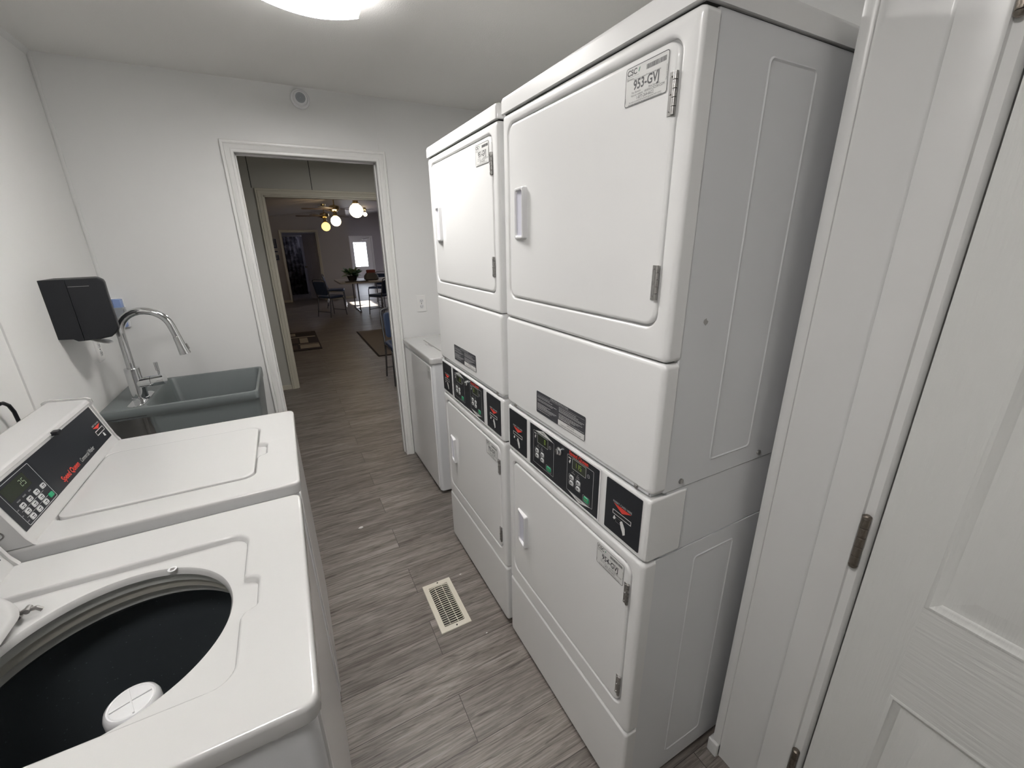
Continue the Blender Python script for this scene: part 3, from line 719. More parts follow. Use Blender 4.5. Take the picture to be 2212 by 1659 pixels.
def make_washer(loc, rz, label, lid_open, console=True):
    t = tag(empty('top_load_washer', loc, rz), label, 'washer', 'white top-load washers')
    zd, dep = .942, .715
    # cabinet
    b = MB(); q = lambda z, i, r: [(a, c, z) for a, c in rr(-dep + i, -.010 - i, .006 + i, WW - .006 - i, r, 5)]
    b.loft([q(.018, .01, .02), q(.03, 0, .02), q(.908, 0, .02)], True, not lid_open, 0)
    b.build('cabinet', M['side'], t)
    b = MB(); b.loft([[(-.012, a, c) for a, c in rr(.030, WW - .030, .04, .885, .01, 4)], [(-.006, a, c) for a, c in rr(.032, WW - .032, .042, .883, .01, 4)], [(-.0045, a, c) for a, c in rr(.036, WW - .036, .046, .879, .01, 4)]], False, True)
    b.build('front_panel', M['wfront'], t)
    for (xx, yy) in ((-.06, .06), (-.06, WW - .06), (-dep + .06, .06), (-dep + .06, WW - .06)):
        b = MB(); b.cyl((xx, yy, 0), (xx, yy, .02), .02, n=12); b.build('foot', M['nearblack'], t)
    # deck
    x0, x1, y0, y1 = -.565, -.117, .100, .512
    notch = (.247, .348, -.090)
    c = (-.3275, .300)
    full = lambda z, i, r: star(rr(-dep + i, 0 - i, i, WW - i, r, 8), c, z)
    rec = lambda z, i: star(inset_outline(x0, x1, y0, y1, .035, notch, i), c, z)
    R = [full(.905, .014, .02), full(.905, .002, .022), full(.909, .0, .022), full(.932, 0, .020), full(.938, .0012, .019), full(.9408, .004, .018), full(zd, .0085, .015),
         rec(zd, -.005), rec(zd - .0015, -.0015), rec(zd - .005, .001), rec(zd - .013, .004), rec(zd - .0155, .009)]
    b = MB()
    if lid_open:
        circ = lambda r, z: star([(c[0] + r * math.cos(2 * PI * i / 120), c[1] + r * math.sin(2 * PI * i / 120)) for i in range(120)], c, z)
        R += [circ(.196, zd - .0165), circ(.190, zd - .018), circ(.1865, zd - .023), circ(.1855, zd - .032), circ(.189, zd - .036)]
        b.loft(R, False, False)
    else:
        b.loft(R, False, True)
    dk = b.build('top_deck', M['deck'], t)
    if lid_open:
        C3 = (c[0], c[1], 0)
        b = MB(); b.lathe([(.189, .908), (.196, .905), (.196, .885), (.203, .882), (.203, .862), (.214, .860), (.214, .838)], C3, 96, mis=[0, 0, 1, 1, 1, 0, 0]); b.build('tub_ring', [M['tubring'], M['tubring2']], t)
        b = MB(); b.lathe([(.2145, .838), (.222, .828), (.262, .80), (.262, .42), (.24, .39), (.06, .38), (.001, .38)], C3, 96); b.build('wash_basket', M['tub'], t)
        b = MB(); b.lathe([(.11, .38), (.07, .42), (.048, .50), (.044, .62), (.043, .760), (.043, .772), (.0405, .780), (.036, .784), (.0335, .7825), (.031, .784), (.001, .785)], C3, 40)
        for a in (20, 110):
            m_ = Matrix.Translation((c[0], c[1], .785)) @ Matrix.Rotation(math.radians(a), 4, 'Z')
            ps = [m_ @ Vector(p) for p in ((-.031, -.0014, -.002), (.031, -.0014, -.002), (.031, .0014, -.002), (-.031, .0014, -.002), (-.031, -.0014, .0018), (.031, -.0014, .0018), (.031, .0014, .0018), (-.031, .0014, .0018))]
            b.faces(ps, [(0, 1, 5, 4), (1, 2, 6, 5), (2, 3, 7, 6), (3, 0, 4, 7), (4, 5, 6, 7)])
        for k in range(4):
            a = math.radians(45 + 90 * k)
            b.tube([(c[0] + r * math.cos(a), c[1] + r * math.sin(a), z) for r, z in ((.05, .66), (.075, .55), (.13, .43))], [.006, .012, .02], 8)
        b.build('agitator', M['plastic'], t)
        # lid switch bolt near the recess edge
        b = MB(); p = (-.262, .470, zd - .0155); b.lathe([(.0085, 0), (.0085, .0014), (.006, .0020), (.0045, .0004), (.001, .0004)], p, 18, mis=[0, 0, 0, 1, 1]); b.box(p[0] - .003, p[0] + .003, p[1] - .0015, p[1] + .0015, p[2], p[2] + .003, 1); b.build('lid_strike', [M['plastic'], M['steel']], t)
        # lid, tipped back against the console
        lp = empty('lid', (-.562, 0, zd - .002)); lp.parent = t
        b = MB(); P = lambda h, i: [(h, a, cc) for a, cc in rr(y0 + .036 + i, y1 - .054 - i, .002 + i, .400 - i, .03, 6)]
        b.loft([P(0, .004), P(.002, 0), P(.012, 0), P(.014, .006), P(.014, .012), P(.011, .016)], True, True)
        ob = b.build('lid', M['deck'], t); ob.location = (-.492, 0, zd - .008); ob.rotation_euler = (0, math.radians(-32), 0)
        bpy.data.objects.remove(lp)
        for yy in (y0 + .046, y1 - .060):
            b = MB(); b.tube([(-.005, 0, -.004), (.012, 0, .004), (.026, 0, .003), (.032, 0, -.004)], .0042, 8); b.cyl((.014, -.007, .004), (.014, .007, .004), .0052, n=12); b.cyl((-.002, -.005, -.004), (-.002, .005, -.004), .006, n=12)
            b.build('hinge', M['steel'], t, (-.492, yy, zd - .004))
    else:
        b = MB(); L = lambda z, i: star(inset_outline(x0 + .006, x1 - .0035, y0 + .0035, y1 - .0035, .032, None, i), c, z)
        b.loft([L(zd - .013, .0), L(zd - .002, 0), L(zd + .0012, .001), L(zd + .0030, .004), L(zd + .0034, .009), L(zd + .0030, .014)], True, True)
        b.build('lid', M['deck'], t)
    # console
    if not console: return t
    prof = [(-.5615, .9415), (-.5715, .968), (-.6050, 1.083), (-.601, 1.094), (-.604, 1.102), (-.612, 1.106), (-.700, 1.113), (-.712, 1.108), (-.716, .9415)]
    b = MB(); b.prism(prof, .012, WW - .012, 'y'); co = b.build('console', M['deck'], t)
    capp = [(-.555, .9415), (-.5650, .962), (-.5985, 1.083), (-.594, 1.094), (-.596, 1.106), (-.607, 1.112), (-.702, 1.119), (-.718, 1.112), (-.722, .9415)]
    for (ya, yb, yc) in ((.0, .012, -1), (WW - .012, WW, 1)):
        b = MB(); ic = lambda s_: [(-.640 + (a + .640) * s_, 1.03 + (z - 1.03) * s_) for a, z in capp]
        y_in, y_out = (yb, ya) if yc < 0 else (ya, yb)
        b.loft([[(a, y_in, z) for a, z in capp], [(a, y_out - yc * .003, z) for a, z in capp], [(a, y_out, z) for a, z in ic(.965)]], True, True)
        sy = y_out + yc * .0005
        b.build('end_cap', M['deck'], co)
        b = MB(); b.lathe([(.0095, 0), (.0095, yc * .002), (.0070, yc * .002), (.0065, yc * .0005), (.001, yc * .0005)], (-.605, y_out, .985), 18, axis='y', mis=[0, 0, 1, 1, 1]); b.build('screw_cap', [M['steel'], M['ltgrey']], co)
    # black face plate
    up = Vector((-.6050 + .5715, 0, 1.083 - .968)).normalized(); base = Vector((-.5715, 0, .968)); fh = .118
    n = Vector((0, 1, 0)).cross(up)
    o = base + up * .001
    m = MX(o.x + n.x * .0008, .022, o.z + n.z * .0008, (0, 1, 0), up); b = MB(); w_ = WW - .044
    quad2(b, m, 0, w_, 0, fh, 0, 0)
    T = lambda x, y: m @ Matrix.Translation((x, y, .0006))
    frame2(b, m, .022, .168, .003, .112, .0014, .003, .0005, 1)
    quad2(b, m, .030, .130, .068, .104, .0004, 2); seg(b, m, '25', .096, .078, .017, .0007, 3)
    ks = [(.0505 + .0335 * i, .040 - .0165 * j) for j in range(3) for i in range(3)] + [(.0505 + .0335 * 3, .040)]
    for (kx, ky) in ks:
        b.loft([[m @ Vector((a, q_, .0004)) for a, q_ in rr(kx - .010, kx + .010, ky, ky + .0125, .003, 3)], [m @ Vector((a, q_, .002)) for a, q_ in rr(kx - .0093, kx + .0093, ky + .0006, ky + .0119, .003, 3)]], False, True, 4)
        quad2(b, m, kx - .005, kx + .005, ky + .0072, ky + .0094, .0024, 0); quad2(b, m, kx - .003, kx + .003, ky + .0030, ky + .0046, .0024, 0)
    kx, ky = .1515, .010
    b.loft([[m @ Vector((a, q_, .0004)) for a, q_ in rr(kx - .010, kx + .010, ky, ky + .0125, .003, 3)], [m @ Vector((a, q_, .002)) for a, q_ in rr(kx - .0093, kx + .0093, ky + .0006, ky + .0119, .003, 3)]], False, True, 5)
    for j in (0, 1): quad2(b, m, .034, .140, .0205 + .0165 * j - .0002, .0205 + .0165 * j + .0006, .0005, 1)
    for (lx, ly, s_) in ((.052, .060, 'WASH'), (.078, .060, 'RINSE'), (.104, .060, 'SPIN'), (.030, .051, '')):
        b.text(s_, .0055, T(lx, ly), 4, 'CENTER')
    for j, s_ in enumerate(('NORMAL', 'PERM', 'DELICATE')): b.text(s_, .0038, T(.0245, .046 - .0165 * j), 4, 'LEFT', xs=.55)
    b.text('Speed Queen', .0235, m @ Matrix.Translation((.226, .0185, .0006)), 6, xs=.86, bold=.0005)
    b.text('Commercial Washer', .0195, m @ Matrix.Translation((.352, .0178, .0006)), 4, xs=.62)
    sx = .553
    poly2(b, m, [(sx - .030, .058), (sx + .030, .058), (sx, .0475)], .0005, 6); b.text('INSERT CARD HERE', .0070, T(sx, .0635), 4, 'CENTER', xs=.9)
    frame2(b, m, sx - .032, sx + .032, .031, .046, .0020, 0, .0008, 7); quad2(b, m, sx - .027, sx + .027, .036, .041, .0007, 8)
    poly2(b, m, [(sx + .002, .016), (sx + .014, .014), (sx + .012, .026), (sx + .004, .028)], .0005, 1)
    b.build('control_overlay', [M['black'], M['ltgrey'], M['lcd'], M['segd'], M['ltgrey'], M['green'], M['red'], M['paper'], M['nearblack']], co, smooth=False, recalc=False)
    b = MB(); b.box(-.604, -.586, WW / 2 + .02, WW / 2 + .042, 1.088, 1.100, r=.003); b.build('lock_tab', M['blackp'], co)
    return t

wa1 = make_washer((-.0535, 1.232, 0), 0, 'white top-load washer with closed lid beside the slate sink', False)
wa2 = make_washer((-.0555, .533, 0), 0, 'nearest white top-load washer with open lid and dark tub', True)
wa3 = make_washer((.690, 3.025, -.019), PI, 'white top-load washer in the corner beyond the dryers, against the far wall', False)
wa3.scale = (1, 1.045, 1); wa3.location.z = 0
b = MB(); 
sticker(wa3, MX(.0022 - .003, .52, .80, (0, 1, 0), (0, 0, 1)), '950-GVJ', .085, .055) if False else None
# sticker low on the front of the corner washer
m3 = MX(-.0038, .548, .800, (0, 1, 0), (0, 0, 1))
b = MB(); quad2(b, m3, 0, .060, 0, .075, 0, 0); frame2(b, m3, .001, .059, .001, .074, .0015, .002, .0004, 1)
b.text('CSC', .014, m3 @ Matrix.Translation((.03, .062, .0004)), 1, 'CENTER'); 
for k in range(6): quad2(b, m3, .010, .050, .010 + k * .007, .0125 + k * .007, .0004, 1)
b.build('service_sticker', [M['paper'], M['ink']], wa3, smooth=False, recalc=False)

# ------------------------------------------------------------------ utility sink and faucet
sk = tag(empty('utility_sink', (-.52, 2.69, 0)), 'dark slate utility sink standing in the left corner under the towel dispenser', 'sink')
zx = .882; sx0, sx1, sy0, sy1 = -.845, -.210, 2.425, 2.965
b = MB(); b.location = None
O = (-.52, 2.69)
def zr(z, x0, x1, y0, y1, r): return [(a - O[0], c - O[1], z) for a, c in rr(x0, x1, y0, y1, r, 6)]
bx0, bx1, by0, by1 = -.672, -.226, 2.446, 2.945
# one shell: outside skirt, rim, inside basin
R = [zr(.845, bx0 - .0, bx1 + .004, by0 - .01, by1 + .01, .03), zr(.830, sx0 + .03, sx1, sy0 + .01, sy1 - .004, .03), zr(.845, sx0, sx1, sy0, sy1, .02), zr(.872, sx0, sx1, sy0, sy1, .02), zr(.880, sx0 + .002, sx1 - .002, sy0 + .002, sy1 - .002, .018), zr(zx, sx0 + .006, sx1 - .006, sy0 + .006, sy1 - .006, .016),
     zr(zx, bx0 - .004, bx1 + .003, by0 - .003, by1 + .003, .025), zr(zx - .006, bx0, bx1, by0, by1, .03), zr(.56, bx0 + .035, bx1 - .02, by0 + .02, by1 - .02, .05), zr(.545, bx0 + .07, bx1 - .05, by0 + .05, by1 - .05, .05)]
b.loft(R, False, True)
b.build('rim_and_basin', M['slate'], sk, weighted=False)
b = MB(); b.loft([zr(.840, bx0 - .012, sx1 - .002, sy0 + .012, sy1 - .012, .03), zr(.53, bx0 + .02, sx1 - .02, sy0 + .03, sy1 - .03, .05), zr(.52, bx0 + .06, sx1 - .05, sy0 + .06, sy1 - .06, .05)], False, True)
b.build('tub', M['slate'], sk)
b = MB(); b.box(sx0 + .004 - O[0], sx0 + .17 - O[0], sy0 + .0002 - O[1], sy0 + .012 - O[1], .842, .846); b.build('rim_line', M['nearblack'], sk, smooth=False)
for (lx, ly) in ((bx0 + .08, sy0 + .09), (bx0 + .08, sy1 - .09), (sx1 - .09, sy0 + .09), (sx1 - .09, sy1 - .09)):
    b = MB(); b.loft([[(lx - O[0] + a, ly - O[1] + c, 0) for a, c in rr(-.02, .02, -.02, .02, .006, 3)], [(lx - O[0] + a, ly - O[1] + c, .53) for a, c in rr(-.025, .025, -.025, .025, .006, 3)]], True, True)
    b.build('leg', M['steel'], sk)
b = MB(); b.lathe([(.028, .5455), (.028, .549), (.020, .549), (.018, .546), (.001, .546)], (-.45 - O[0], 0, 0), 20); b.build('drain', M['chrome'], sk)

fc = tag(empty('faucet', (-.716, 2.573, zx)), 'chrome gooseneck faucet on the slate sink', 'faucet')
b = MB()
b.loft([[(a, c, z) for a, c in rr(-.032 + i, .032 - i, -.125 + i, .125 - i, .03 - i, 8)] for z, i in ((0, 0), (.004, 0), (.007, .004))], True, True); b.build('base_plate', M['chrome'], fc)
b = MB(); b.lathe([(.0345, .006), (.0345, .014), (.0315, .016), (.0315, .160), (.0295, .163), (.012, .163)], (0, 0, 0), 28, cap1=True); b.build('body', M['chrome'], fc)
pts = [(0, 0, .155), (0, 0, .25), (0, 0, .330)]
for i in range(1, 15):
    a = math.radians(180 - i * 12); pts.append((.098 + .098 * math.cos(a), 0, .330 + .098 * math.sin(a)))
pts.append((.206, 0, .290))
b = MB(); b.tube(pts, .0170, 20); b.build('spout', M['chrome'], fc)
p0, p1 = Vector((.2045, 0, .295)), Vector((.220, 0, .205)); d_ = (p1 - p0)
b = MB(); b.tube([p0, p0 + d_ * .03, p0 + d_ * .35, p0 + d_ * .75, p1], [.0172, .0182, .0190, .0225, .0250], 20); b.tube([p0 + d_ * .45 + Vector((.020, 0, 0)), p0 + d_ * .75 + Vector((.023, 0, 0))], .006, 6, 1)
b.build('spray_head', [M['chrome'], M['steel']], fc)
b = MB(); b.cyl((.012, -.006, .085), (.064, -.012, .090), .0255, n=28); b.cyl((.0655, -.012, .090), (.116, -.018, .094), .0255, n=28); b.build('handle_barrel', M['chrome'], fc)
b = MB(); b.tube([(.098, -.016, .110), (.099, -.016, .138), (.098, -.016, .140), (.097, -.016, .182)], [.0048, .0048, .0075, .0085], 12); b.build('lever', M['chrome'], fc)

# ------------------------------------------------------------------ paper towel dispenser, soap, sockets
td = tag(empty('paper_towel_dispenser', (XL, 2.40, 1.23)), 'black paper towel dispenser on the left wall above the sink', 'dispenser')
def shr(poly, k, cx=.10, cz=.12): return [(cx + (a - cx) * k, cz + (c - cz) * k) for a, c in poly]
def tap(poly, f): return [(a * f if a > .09 else a, c) for a, c in poly]
hs = [(0, .003), (.046, .0), (.060, -.010), (.079, -.010), (.079, .244), (0, .243)]
b = MB(); b.loft([[(a, y, c) for a, c in P_] for y, P_ in ((0, hs), (.150, hs))], True, True); b.build('back_housing', M['blackp'], td)
cov = [(.0805, -.011), (.130, -.009), (.168, -.003), (.186, .012), (.1995, .029), (.200, .040), (.1985, .10), (.198, .18), (.199, .226), (.196, .236), (.180, .246), (.0805, .245)]
b = MB(); b.loft([[(a, y, c) for a, c in tap(shr(cov, k), f)] for y, k, f in ((-.001, .93, 1), (.000, .975, 1), (.004, .995, 1), (.012, 1, 1), (.05, 1, .965), (.09, 1, .90), (.13, 1, .80), (.150, .99, .70))], True, True); b.build('cover', M['blackp'], td)
b = MB(); b.box(.084, .150, -.0016, .001, .214, .2155); b.build('cover_seam', M['steel'], td, smooth=False)
b = MB(); b.loft([[(x + .02 * math.sin(y * 30), y, z) for x, z in ((.080, -.008), (.100, -.022), (.118, -.030), (.136, -.034), (.136, -.0355), (.10, -.026), (.078, -.012))] for y in (.02, .05, .08, .11, .14)], True, True); b.build('paper_towel', M['paper'], td)

so = tag(empty('soap_dispenser', (-.828, YF, 1.180)), 'small clear blue soap dispenser in the corner beside the black towel dispenser', 'dispenser')
b = MB(); b.box(-.036, .036, -.012, -.0005, -.005, .155, r=.003); b.build('back_plate', M['plastic'], so, smooth=False)
b = MB(); b.box(-.033, .033, -.050, -.012, .104, .152, r=.004); b.box(-.0008, .0008, -.0506, -.046, .110, .150, 1); b.build('tank', [M['blue'], M['sign']], so)
b = MB(); b.box(-.030, .028, -.044, -.012, .0, .048, r=.004); b.build('pump', M['blue'], so)
b = MB(); b.box(-.037, .037, -.056, -.011, .045, .108, r=.004); b.build('band', M['greyband'], so)

def outlet(name, loc, rz, label):
    """plate facing local -y"""
    t = tag(empty(name, loc, rz), label, 'outlet')
    b = MB(); P = lambda y, i: [(a, y, c) for a, c in rr(-.036 + i, .036 - i, -.059 + i, .059 - i, .004, 4)]
    b.loft([P(0, 0), P(-.004, .0005), P(-.0065, .004)], False, True); b.build('cover_plate', M['trim'], t)
    b = MB()
    for zc in (-.020, .020):
        b.loft([[(a, -.0064, c) for a, c in rr(-.015, .015, zc - .0135, zc + .0135, .010, 5)], [(a, -.0085, c) for a, c in rr(-.014, .014, zc - .0125, zc + .0125, .009, 5)]], False, True)
        b.box(-.007, -.0052, -.0092, -.0084, zc - .004, zc + .006, 1); b.box(.0052, .007, -.0092, -.0084, zc - .004, zc + .006, 1); b.cyl((0, -.0092, zc - .008), (0, -.0084, zc - .008), .0022, n=8, mi=1)
    b.cyl((0, -.008, 0), (0, -.006, 0), .003, n=10, mi=1)
    b.build('receptacle', [M['plastic'], M['nearblack']], t)
    return t
outlet('wall_outlet', (.859, YF, 1.176), 0, 'white wall outlet on the far wall, right of the doorway above the corner washer')
outlet('wall_outlet', (XL, 2.755, 1.117), PI / 2, 'white wall outlet on the left wall, low behind the towel dispenser')

hd = tag(empty('heat_detector', (.250, YF, 2.386)), 'round white heat detector high on the far wall above the doorway', 'detector')
b = MB(); b.lathe([(.050, 0), (.050, -.012), (.047, -.016), (.040, -.018), (.038, -.022), (.036, -.034), (.033, -.037), (.027, -.038)], (0, 0, 0), 36, axis='y', cap1=True); b.build('housing', M['plastic'], hd)
b = MB(); b.lathe([(.026, -.0375), (.026, -.0395), (.001, -.0405)], (0, 0, 0), 28, axis='y'); 
for k in range(14):
    a = 2 * PI * k / 14; b.cyl((.0215 * math.cos(a), -.0402, .0215 * math.sin(a)), (.0215 * math.cos(a), -.0410, .0215 * math.sin(a)), .0013, n=6, mi=1)
b.build('sensor_grille', [M['greyband'], M['ltgrey']], hd)

# power cord on the left wall behind the consoles
tk = tag(empty('power_cord', (XL, 1.76, 1.14)), 'black power cord plugged in on the left wall above the washer consoles', 'cord')
b = MB(); b.box(.0, .030, -.030, .012, -.016, .016, r=.005); b.build('plug', M['blackp'], tk)
b = MB(); pts = [(.028, .010, .0), (.030, .040, .002), (.031, .07, -.002), (.030, .095, -.018), (.029, .110, -.045), (.027, .118, -.085), (.025, .12, -.16), (.025, .11, -.30)]
b.tube(pts, .0055, 10)
for k in range(7): b.cyl((.0285 + .0003 * k, .014 + k * .006, .0 + .0003 * k), (.0285 + .0003 * k, .0175 + k * .006, .0003 * k), .0085 - .0003 * k, n=12)
b.build('cable', M['blackp'], tk)

# ------------------------------------------------------------------ floor register
fr_ = tag(empty('floor_register', (.4215, 1.5005, 0)), 'cream metal floor register set in the plank floor before the dryers', 'register')
b = MB(); Z = lambda z, hx, hy, r: [(a, c, z) for a, c in rr(-hx, hx, -hy, hy, r, 3)]
b.loft([Z(.0005, .0695, .1475, .002), Z(.0045, .0685, .1465, .002), Z(.0055, .066, .144, .002), Z(.0055, .0475, .1215, .002), Z(.003, .0455, .1195, .002), Z(-.010, .0455, .1195, .002)], False, False)
b.cyl((0.004, .136, .005), (0.004, .136, .0068), .0035, n=10, mi=1); b.cyl((0.004, -.135, .005), (0.004, -.135, .0068), .0035, n=10, mi=1)
b.build('frame', [M['reg'], M['duct']], fr_)
for k in range(20):
    yy = .112 - k * .0118; bow = .007 * (1 - k / 16) 
    b = MB(); N = 8; top = []; 
    for z_, dy in ((.0040, 0), (.0012, -.0008)):
        top.append([(-.045 + .09 * i / N, yy + dy + bow * (1 - (2 * i / N - 1) ** 2) * 1.0, z_) for i in range(N + 1)])
    rings = [[(top[0][i][0], top[0][i][1] - .0011, top[0][i][2]), (top[0][i][0], top[0][i][1] + .0011, top[0][i][2]), (top[1][i][0], top[1][i][1] + .0011, top[1][i][2]), (top[1][i][0], top[1][i][1] - .0011, top[1][i][2])] for i in range(N + 1)]
    b.loft(rings, True, True); b.build('louver', M['reg'], fr_, smooth=False)
for xx in (-.018, .018):
    b = MB(); b.box(xx - .001, xx + .001, -.119, .119, -.002, .0034); b.build('divider', M['reg'], fr_, smooth=False)
b = MB(); b.box(-.0496, .0496, -.1226, .1226, -.16, -.155); 
for q in ((-.0496, -.0466, -.1226, .1226), (.0466, .0496, -.1226, .1226), (-.0466, .0466, -.1226, -.1200), (-.0466, .0466, .1200, .1226)): b.box(q[0], q[1], q[2], q[3], -.155, -.010)
b.build('duct', M['duct'], fr_, smooth=False)

def crumb(x, y, s, label):
    b = MB(); rnd = random.Random(int(x * 1000)); n = 9; 
    b.loft([[(s * rnd.uniform(.5, 1) * math.cos(2 * PI * i / n), .45 * s * rnd.uniform(.6, 1) * math.sin(2 * PI * i / n), z) for i in range(n)] for z in (0.0003, s * .25)], True, True)
    tag(b.build('lint_scrap', M['lint'], None, (x, y, 0)), label, 'lint')
crumb(.165, 2.27, .018, 'white lint scrap on the plank floor before the closed washer')
crumb(.548, 1.640, .007, 'tiny white crumb between the floor register and the dryers')
crumb(.525, 1.270, .005, 'tiny white crumb near the front corner of the floor register')

# ------------------------------------------------------------------ ceiling light of the laundry
cl = tag(empty('ceiling_light', (.237, 1.80, ZC)), 'lit square ceiling light with a bent white glass over the aisle', 'light')
HW, HL = .169, .169
arc = [(-HW + 2 * HW * i / 24, -.050 - .026 * (1 - (2 * i / 24 - 1) ** 2)) for i in range(25)]
b = MB(); b.loft([[(a, -HL, z) for a, z in arc], [(a, HL, z) for a, z in arc]], False, False, closed=False); b.build('diffuser', M['diff'], cl, recalc=False, weighted=False)
b = MB(); b.box(-.140, .140, -.140, .140, -.040, 0, r=.004); b.build('housing', M['plastic'], cl, smooth=False)
ra = [(a * .945, z + .003) for a, z in arc]
b = MB(); b.prism(ra + [(a, z + .002) for a, z in ra[::-1]], -.162, .162, 'y'); b.build('glow_block', M['plastic'], cl, weighted=False)  # opaque plate added to keep the diffuser's glow off the ceiling
for s_ in (-1, 1):
    b = MB(); ya, yb = s_ * (HL - .001), s_ * (HL + .003)
    poly = arc + [(a, z - .006) for a, z in arc[::-1]]
    b.prism(poly, min(ya, yb), max(ya, yb), 'y'); b.build('glass_edge', M['plastic'], cl, weighted=False)
b = MB(); b.cyl((0, 0, -.046), (0, 0, -.082), .004, n=10); b.lathe([(.011, -.079), (.011, -.084), (.006, -.092), (.001, -.093)], (0, 0, 0), 16, cap0=True); b.build('finial', M['steel'], cl)

# ------------------------------------------------------------------ things in the hall and the big room
def make_chair(loc, rz, label):
    """stacking chair facing local +x, back at -x"""
    t = tag(empty('stacking_chair', loc, rz), label, 'chair', 'navy stacking chairs')
    hw = .20
    b = MB(); b.loft([[(a, c, z) for a, c in rr(-.19 + i, .22 - i, -.205 + i, .205 - i, .05, 5)] for z, i in ((.425, .01), (.435, 0), (.460, 0), (.475, .015), (.480, .05))], True, True); b.build('seat', M['navy'], t)
    b = MB()
    q = lambda x, z, i: (x, z)
    R = []
    for (dx, i) in ((-.012, .012), (-.012, .0), (.012, 0), (.020, .02)):
        R.append([(-.215 + dx - (zz - .50) * .18, a, zz) for a, zz in rr(-.175 + i, .175 - i, .50 + i, .80 - i, .04, 5)])
    b.loft(R, True, True); b.build('backrest', M['navy'], t)
    b = MB(); P = []
    for k in range(0, 13):
        a = PI * k / 12; P.append((-.215 - (.82 - .5) * .18 - .012 * math.sin(a), hw * math.cos(a) * 1.0, .80 + .055 * math.sin(a) ** .6 if 0 < k < 12 else .80))
    P = [(-.19, hw, .43)] + P + [(-.19, -hw, .43)]
    b.tube(P, .011, 8); b.build('back_frame', M['chairmetal'], t)
    for s_ in (-1, 1):
        b = MB(); b.tube([(-.19, s_ * hw, .43), (-.20, s_ * hw, .30), (-.25, s_ * (hw + .01), 0)], .011, 8); b.build('leg', M['chairmetal'], t)
        b = MB(); b.tube([(-.19, s_ * hw, .425), (.16, s_ * hw, .425), (.19, s_ * hw, .40), (.22, s_ * (hw + .01), 0)], .011, 8); b.build('leg', M['chairmetal'], t)
    b = MB(); b.tube([(-.235, -hw, .12), (-.235, hw, .12)], .008, 6); b.tube([(.213, -hw, .12), (.213, hw, .12)], .008, 6); b.build('stretcher', M['chairmetal'], t)
    return t
ch = make_chair((1.170, 5.00, 0), -PI / 2, 'navy chair standing in the hall, half hidden by the doorway edge')
def chair_at(x, y, rz, label):
    c = copy_tree(ch); c.location = (x, y, 0); c.rotation_euler = (0, 0, rz); c['label'] = label
chair_at(.90, 10.78, .62, 'navy chair at the left end of the table, nearer of the two')
chair_at(1.18, 12.3, -.15, 'navy chair half hidden behind the left end of the table')
chair_at(1.98, 10.40, PI - .95, 'navy chair at the right of the table, nearer the camera')
chair_at(2.30, 12.35, PI + .9, 'navy chair behind the right side of the table')

tb = tag(empty('folding_table', (1.86, 11.40, 0), .0), 'long pale folding table in the far room with a plant on it', 'table')
b = MB(); b.loft([[(a, c, z) for a, c in rr(-.72 + i, .72 - i, -.60 + i, .60 - i, .05, 4)] for z, i in ((.705, .004), (.708, 0), (.736, 0), (.740, .003))], True, True); b.build('table_top', M['tabletop'], tb)
for s_ in (-1, 1):
    for q in (-1, 1):
        b = MB(); b.tube([(s_ * .30, q * .42, .705), (s_ * .30, q * .42, .06), (s_ * .30, q * .46, .01)], .014, 8); b.build('leg', M['chairmetal'], tb)
    b = MB(); b.box(s_ * .30 - .02, s_ * .30 + .02, -.50, .50, 0, .022, r=.006); b.build('base_bar', M['chairmetal'], tb)

pl = tag(empty('potted_plant', (1.50, 11.25, .74)), 'variegated green plant on the far table', 'plant')
b = MB(); b.lathe([(.06, 0), (.085, .10), (.09, .10), (.08, .09), (.001, .085)], (0, 0, 0), 18, cap0=True); b.build('pot', M['dark'], pl)
rnd = random.Random(11)
b = MB()
for k in range(46):
    a = rnd.uniform(0, 2 * PI); el = rnd.uniform(.05, 1.2); L_ = rnd.uniform(.13, .26); d = Vector((math.cos(a) * math.cos(el), math.sin(a) * math.cos(el), math.sin(el)))
    s_ = d.cross(Vector((0, 0, 1))).normalized() * rnd.uniform(.028, .045); o_ = Vector((0, 0, .09)) + d * .04
    pts = [o_, o_ + d * L_ * .35 + s_, o_ + d * L_ * .7 + s_ * .8 + Vector((0, 0, -.01)), o_ + d * L_ + Vector((0, 0, -.05)), o_ + d * L_ * .7 - s_ * .8 + Vector((0, 0, -.01)), o_ + d * L_ * .35 - s_]
    md = o_ + d * L_ * .55 + Vector((0, 0, .012))
    b.faces(pts + [md], [(0, 1, 6), (1, 2, 6), (2, 3, 6), (3, 4, 6), (4, 5, 6), (5, 0, 6)], k % 3 == 0)
b.build('foliage', [M['plant'], M['plantw']], pl)
pl.scale = (1.45, 1.45, 1.2)
bgx = tag(empty('bag', (1.95, 11.25, .74)), 'slumped grey bag on the far table beside the plant', 'bag')
b = MB(); b.loft([[(sx_ * a, sy_ * c, z) for a, c in rr(-1, 1, -1, 1, .6, 6)] for z, sx_, sy_ in ((0, .14, .10), (.02, .17, .13), (.10, .165, .12), (.17, .11, .09), (.20, .05, .05))], True, True); b.build('body', M['bag'], bgx)
b = MB(); b.loft([[(.0 + sx_ * a, -.02 + sy_ * c, z) for a, c in rr(-1, 1, -1, 1, .5, 5)] for z, sx_, sy_ in ((.15, .10, .06), (.24, .11, .05), (.25, .08, .03))], True, True); b.build('red_lining', M['redbag'], bgx)
b = MB(); b.box(-.42, .10, -.18, .02, 0, .010, r=.003); tag(b.build('placemat', M['dark'], None, (1.70, 10.98, .7402)), 'dark cloth lying under the plant on the far table', 'cloth')

